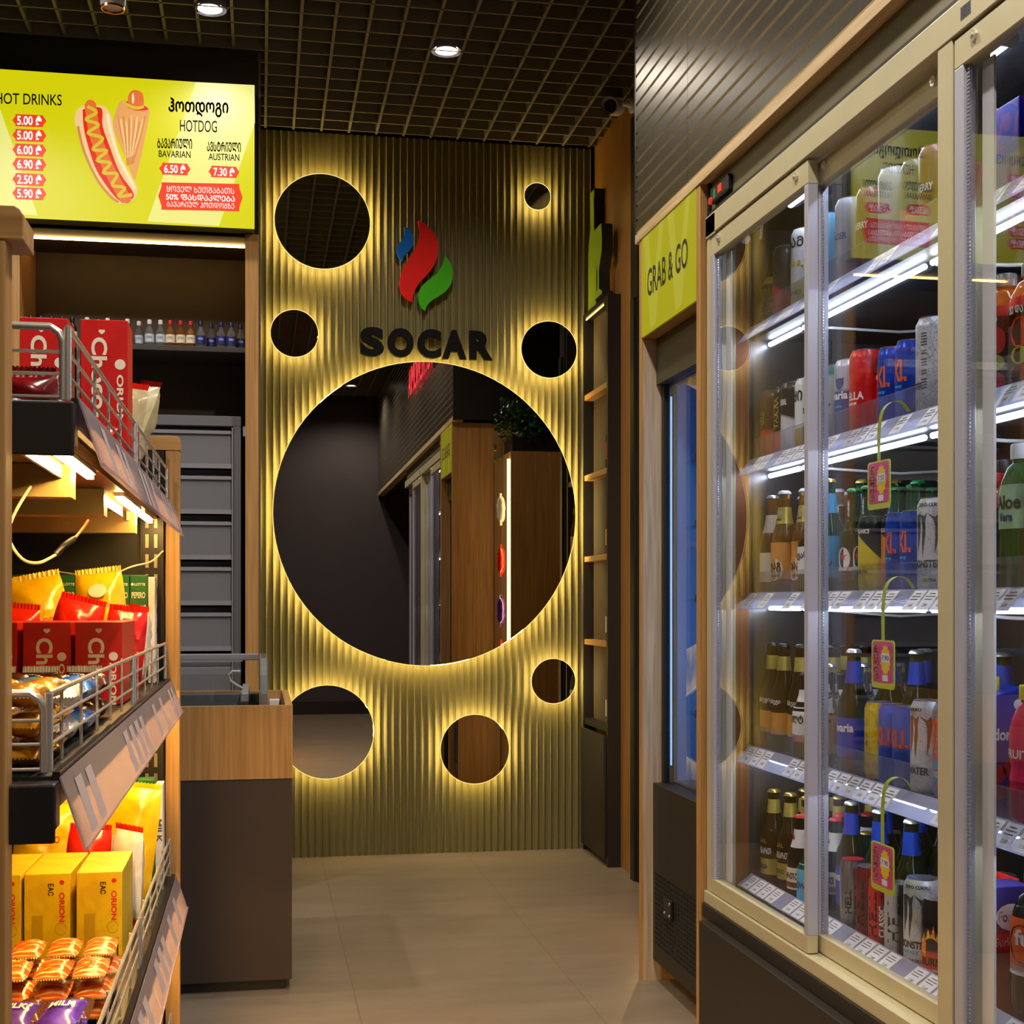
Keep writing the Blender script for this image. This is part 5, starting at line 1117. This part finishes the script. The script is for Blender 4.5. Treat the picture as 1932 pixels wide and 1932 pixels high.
def pouch_mesh(w, h, t, seed=0, nx=12, ny=16, crimp=.012, teeth=True, lump=.25):
    """crimped foil pack standing in the XZ plane, bottom at z=0"""
    r = random.Random(seed); b = MB()
    ph = [(r.uniform(0, 6), r.uniform(4, 9), r.uniform(4, 9)) for _ in range(4)]
    def dep(u, v):
        e = max(0, (1 - abs(u) ** 2.6)) ** .7 * max(0, 1 - abs(v) ** 4) ** .8
        q = sum(math.sin(p + a * u + c * v * h / w) for p, a, c in ph) / 4
        return e * (t / 2) * (1 + lump * q)
    for side in (-1, 1):
        for j in range(ny + 1):
            v = -1 + 2 * j / ny
            zz = h / 2 + v * (h / 2 - crimp)
            for i in range(nx + 1):
                u = -1 + 2 * i / nx
                pin = 1 - .06 * (abs(v) ** 6)
                b.v.append((u * w / 2 * pin, side * dep(u, v), zz))
    S = (nx + 1) * (ny + 1)
    for s_ in (0, 1):
        for j in range(ny):
            for i in range(nx):
                a = s_ * S + j * (nx + 1) + i
                q = (a, a + 1, a + nx + 2, a + nx + 1)
                b.face(q if s_ == 0 else q[::-1], 0, True)
    n = nx * 3
    for zc, sg in ((crimp, -1), (h - crimp, 1)):
        o = len(b.v)
        for i in range(n + 1):
            u = -1 + 2 * i / n; wv = .0012 * math.sin(i * 2.1)
            b.v.append((u * w / 2 * .94, wv * .3, zc)); b.v.append((u * w / 2 * .95, wv, zc + sg * (crimp - (.0025 if (i % 2 and teeth) else 0))))
        for i in range(n): b.face((o + 2 * i, o + 2 * i + 2, o + 2 * i + 3, o + 2 * i + 1), 1, True)
    return b
def pouch(name, w, h, t, mats_, lab, cat, loc, rot, grp=None, seed=0, text=None, crimp=.012):
    b = pouch_mesh(w, h, t, seed, crimp=crimp)
    rm = Euler(rot).to_matrix()
    loc = (loc[0], loc[1], loc[2] + .001 - min((rm @ Vector(v)).z for v in b.v))     # lowest point rests on the given height
    o = thing(name, loc, lab, cat, grp, rot=rot)
    obj('foil_pack', b, mats_, o, world=False, recalc=False)
    if text:
        s, ink, hh, ww, zz = text
        def fn(x, y):
            u = x / (w / 2); v = (y + zz - h / 2) / (h / 2 - crimp)
            e = max(0, (1 - abs(u) ** 2.6)) ** .7 * max(0, 1 - abs(v) ** 4) ** .8
            return (x, -e * t / 2 * 1.22 - .001, y + zz)
        if isinstance(s, str): obj('printed_mark', MB().text(s, fn, hh, ww, bold=.03), ink, o, world=False, recalc=False)
        else:
            q = MB()
            for poly in s: q.flat([(a * ww, c * hh) for a, c in poly], fn)
            obj('printed_mark', q, ink, o, world=False, recalc=False)
    return o
foil = lambda n, a, b_, sc=14, m_=.0: swirl(n, a, b_, sc, rough=.22, metal=m_, dist=1.5, lo=.35, hi=.65)
F_yel = foil('yellow foil', (226, 176, 10), (240, 204, 30)); F_red = foil('red foil', (196, 24, 14), (224, 44, 24)); F_mar = foil('maroon foil', (84, 6, 8), (130, 14, 14)); F_gold = foil('gold foil pack', (170, 104, 20), (226, 170, 50), 20, .4)
F_cr = foil('cream printed foil', (186, 176, 130), (216, 208, 170), 30); F_wh = foil('white foil', (214, 210, 204), (236, 232, 226)); F_ch = foil('brown foil', (60, 26, 14), (110, 54, 26)); F_pur = foil('purple foil', (62, 30, 140), (96, 54, 190)); F_blu = foil('blue foil', (40, 70, 170), (90, 150, 214))
STR = swirl('striped wafer wrap', (222, 92, 14), (246, 200, 120), 1.0, rough=.25, dist=.5, lo=.52, hi=.58, stretch=(10, 10, 170)); OLV = foil('olive foil', (104, 84, 14), (140, 116, 24))
g = 'yellow bags on the middle gondola shelf'
pouch('snack_bag', .115, .225, .06, [F_yel, F_yel], 'yellow snack bag leaning left behind the red boxes on the middle gondola shelf', 'bag', (-.40, 2.83, .877), (-.12, -.2, .1), g, 1, ('CHOCO', INK['orange'], .016, .06, .12))
pouch('snack_bag', .095, .24, .05, [F_yel, F_yel], 'upright yellow snack bag right of centre behind the red boxes, middle gondola shelf', 'bag', (-.292, 2.83, .877), (-.1, -.12, -.1), g, 2, ([circ(0, 0, 1, 1)], INK['cream'], .014, .018, .19))
g = 'red bags on the middle gondola shelf'
pouch('snack_bag', .09, .18, .05, [F_red, F_red], 'red snack bag between the two yellow bags on the middle gondola shelf', 'bag', (-.372, 2.72, .877), (-.06, .25, .05), g, 3)
pouch('snack_bag', .075, .165, .05, [F_red, F_red], 'red snack bag tucked under the upright yellow bag, middle gondola shelf', 'bag', (-.262, 2.72, .877), (-.04, .1, .1), g, 4)
pouch('snack_bag', .08, .17, .05, [F_red, F_red], 'red snack bag by the near post on the middle gondola shelf', 'bag', (-.462, 2.72, .877), (-.04, .1, -.1), g, 5)
pouch('snack_bag', .075, .165, .05, [F_wh, F_red], 'white snack bag with red top, right end of the middle gondola shelf', 'bag', (-.256, 2.92, .877), (.0, .14, -.9), None, 6, ('MILK', INK['black'], .01, .035, .11))
g = 'bags on the top gondola shelf'
pouch('snack_bag', .115, .225, .06, [F_cr, F_mar], 'cream printed snack bag with dark red top, right of the tall red boxes', 'bag', (-.288, 2.80, 1.267), (-.32, .16, -1.1), g, 7, ([[(-1, k * .12 + .0), (1 - .3 * (k % 3), k * .12 + .0), (1 - .3 * (k % 3), k * .12 + .05), (-1, k * .12 + .05)] for k in range(-8, 8)], INK['grey'], .075, .03, .1))
pouch('snack_bag', .1, .19, .05, [F_cr, F_red], 'cream snack bag with torn red edge leaning behind the tall red box', 'bag', (-.276, 2.66, 1.267), (-.08, .16, -.5), g, 8, ([[(-1, k * .12), (1 - .3 * (k % 2), k * .12), (1 - .3 * (k % 2), k * .12 + .05), (-1, k * .12 + .05)] for k in range(-8, 8)], INK['grey'], .07, .028, .1))
pouch('snack_bag', .1, .085, .05, [F_mar, F_mar], 'dark red foil pack low behind the near chrome rail, top gondola shelf', 'bag', (-.305, 1.85, 1.268), (0, 0, .05), None, 9)
pouch('snack_bag', .07, .07, .05, [F_red, F_red], 'small shiny red pack between the tall red boxes, top gondola shelf', 'bag', (-.255, 2.25, 1.268), (.2, .1, .4), None, 10)
g = 'yellow bags on the lower gondola shelf'
pouch('snack_bag', .12, .22, .06, [F_yel, F_yel], 'yellow snack bag behind the yellow boxes, left one on the lower gondola shelf', 'bag', (-.425, 2.82, .44), (-.12, .1, .1), g, 12, ('CHOCO', INK['red'], .014, .05, .14))
pouch('snack_bag', .135, .245, .06, [F_yel, F_yel], 'big yellow snack bag with cookie picture, right of the yellow boxes, lower gondola shelf', 'bag', (-.285, 2.86, .44), (-.1, .1, -.25), g, 13, ([circ(0, 0, 1, 1)], INK['cream'], .02, .026, .12))
pouch('snack_bag', .075, .19, .045, [F_wh, F_red], 'white and red snack bag right of the yellow boxes on the lower gondola shelf', 'bag', (-.250, 2.69, .44), (.0, .06, -.7), None, 14, ([circ(0, 0, 1, 1)], INK['red'], .024, .018, .11))
pouch('snack_bag', .08, .19, .04, [F_red, F_red], 'red snack bag behind the yellow boxes on the lower gondola shelf', 'bag', (-.33, 2.69, .44), (-.05, .1, .1), None, 15)
# bars lying in the baskets: (x, y, z, kind, yaw)
def bar(kind, x, y, z, rx, rz, lab, grp, seed):
    w, h, t_, mm, cr = {'gold': (.05, .11, .022, [F_gold, F_gold], .008), 'wafer': (.048, .115, .02, [STR, OLV], .01), 'purple': (.05, .115, .018, [F_pur, F_pur], .009), 'white': (.05, .12, .03, [F_wh, F_wh], .012), 'blue': (.05, .12, .03, [F_blu, F_wh], .012), 'choc': (.045, .1, .026, [F_ch, F_ch], .009), 'seam': (.06, .07, .02, [F_ch, F_wh], .012)}[kind]
    tx = {'purple': ('MILK', CREAM, .022, .032, .06), 'white': ('BAR', INK['grey'], .01, .03, .06), 'blue': ('MINI', CREAM, .01, .03, .06)}.get(kind)
    return pouch('snack_bar', w, h, t_, mm, lab, 'snack bar', (x, y, z), (rx, 0, rz), grp, seed, tx, cr)
DN = {'gold': 'gold foil snack bar', 'wafer': 'orange striped wafer bar', 'purple': 'purple snack bar with cream lettering', 'white': 'white wrapped snack bar', 'blue': 'blue and white snack bar', 'choc': 'brown foil snack bar', 'seam': 'brown snack pack with white seam'}
def heap(kind, xs, ys, zs, tilt, yaw, shelf):
    n = 0; tot = len(xs) * len(ys) * len(zs)
    for c, zz in enumerate(zs):
        for a, yy in enumerate(ys):
            for b_, xx in enumerate(xs):
                rowt = '' if len(ys) == 1 else (', front row' if a == 0 else (', second row' if a == 1 else ', back row'))
                layer = '' if len(zs) == 1 else (', lower layer' if c == 0 else ', top layer')
                colt = '' if len(xs) == 1 else f', {ORD[b_]} from left'
                r = random.Random(kind + shelf + str(n)); n += 1; y0_ = yy; xx_ = xx + (.0015 * (c % 2))
                bar(kind, xx_ + r.uniform(-.001, .001), yy + r.uniform(-.003, .003), zz, -PI / 2 + tilt, yaw + r.uniform(-.03, .03), f'{DN[kind]}, {shelf} gondola shelf{rowt}{layer}{colt}', f'{DN[kind]}s, {shelf} gondola shelf', n)
Z1, Z2 = .8775, .4405
heap('gold', [-.408, -.352, -.296, -.243], [1.46, 1.585], [Z1, Z1 + .031, Z1 + .062], 0.0, 0.0, 'middle')
heap('white', [-.30, -.244], [1.715], [Z1, Z1 + .04], .0, .02, 'middle')
heap('blue', [-.30, -.244], [1.85], [Z1, Z1 + .04], .0, -.02, 'middle')
heap('choc', [-.358, -.30, -.244], [1.99, 2.1], [Z1, Z1 + .036], .0, .03, 'middle')
heap('seam', [-.43, -.36, -.29], [2.39], [Z1], PI / 2 - .35, 0, 'middle')
heap('wafer', [-.408, -.352, -.297, -.242], [2.05, 2.18], [Z2, Z2 + .029, Z2 + .058], .0, 0.02, 'lower')
heap('choc', [-.37, -.31, -.25], [1.915], [Z2, Z2 + .036], .0, .03, 'lower')
heap('purple', [-.365, -.306, -.247], [1.61, 1.755], [Z2, Z2 + .027, Z2 + .054, Z2 + .081], .0, -.04, 'lower')
heap('white', [-.34, -.28], [1.48], [Z2, Z2 + .042], .0, .03, 'lower')
# ---------------------------------------------------------------- alcove display behind the bay, seen in the mirrors
t = thing('display_cabinet', (1.45, 4.03, 0), 'tall oak display cabinet with a warm light strip, seen only in the large mirror', 'cabinet')
obj('body', MB().box(1.275, 1.62, 3.78, 4.30, 0.0, 1.84), M['wood'], t, bevel=0.002)
obj('light_strip', MB().box(1.262, 1.272, 4.27, 4.28, 0.1, 1.80), emit('alcove strip', (1.0, 0.68, 0.26), 34, True), t)
for i, (z, m_) in enumerate([(1.45, F_wh), (1.18, F_red), (0.92, F_pur), (0.68, F_red), (0.5, F_pur)]):
    pouch('snack_bag', .09, .17, .04, [m_, m_], f'{("silver white", "red", "purple", "lower red", "lowest purple")[i]} snack bag hanging beside the lit oak cabinet in the large mirror', 'bag', (1.235, 4.24, z), (0, .08 * (-1) ** i, PI / 2 + .3), None, 40 + i)
t = thing('potted_plant', (1.36, 4.1, 1.84), 'leafy green trailing plant on the oak cabinet, seen in the large mirror', 'plant')
obj('planter', MB().box(1.30, 1.56, 3.95, 4.2, 1.8405, 1.93), M['black2'], t, bevel=0.004)
fo = MB(); r = random.Random(5)
for k in range(420):
    a, q = r.uniform(0, 6.28), r.random() ** .5
    c0 = Vector((1.36 + .15 * q * math.cos(a), 4.13 + .12 * q * math.sin(a), 1.98 + r.uniform(-.06, .16) - (.25 * r.random() if q * math.cos(a) < -.72 else 0)))
    d1 = Vector((r.uniform(-1, 1), r.uniform(-1, 1), r.uniform(-.6, .8))).normalized(); d2 = d1.cross(Vector((r.uniform(-1, 1), r.uniform(-1, 1), 1))).normalized(); L_ = r.uniform(.012, .022)
    n0 = d1.cross(d2) * .003
    i0 = len(fo.v); fo.v += [tuple(c0 - d1 * L_), tuple(c0 - d2 * L_ * .6 + n0), tuple(c0 + d1 * L_), tuple(c0 + d2 * L_ * .6 + n0)]; fo.face((i0, i0 + 1, i0 + 2, i0 + 3))
obj('foliage', fo, swirl('leaf green', (20, 60, 22), (50, 110, 40), 30), t, recalc=False)
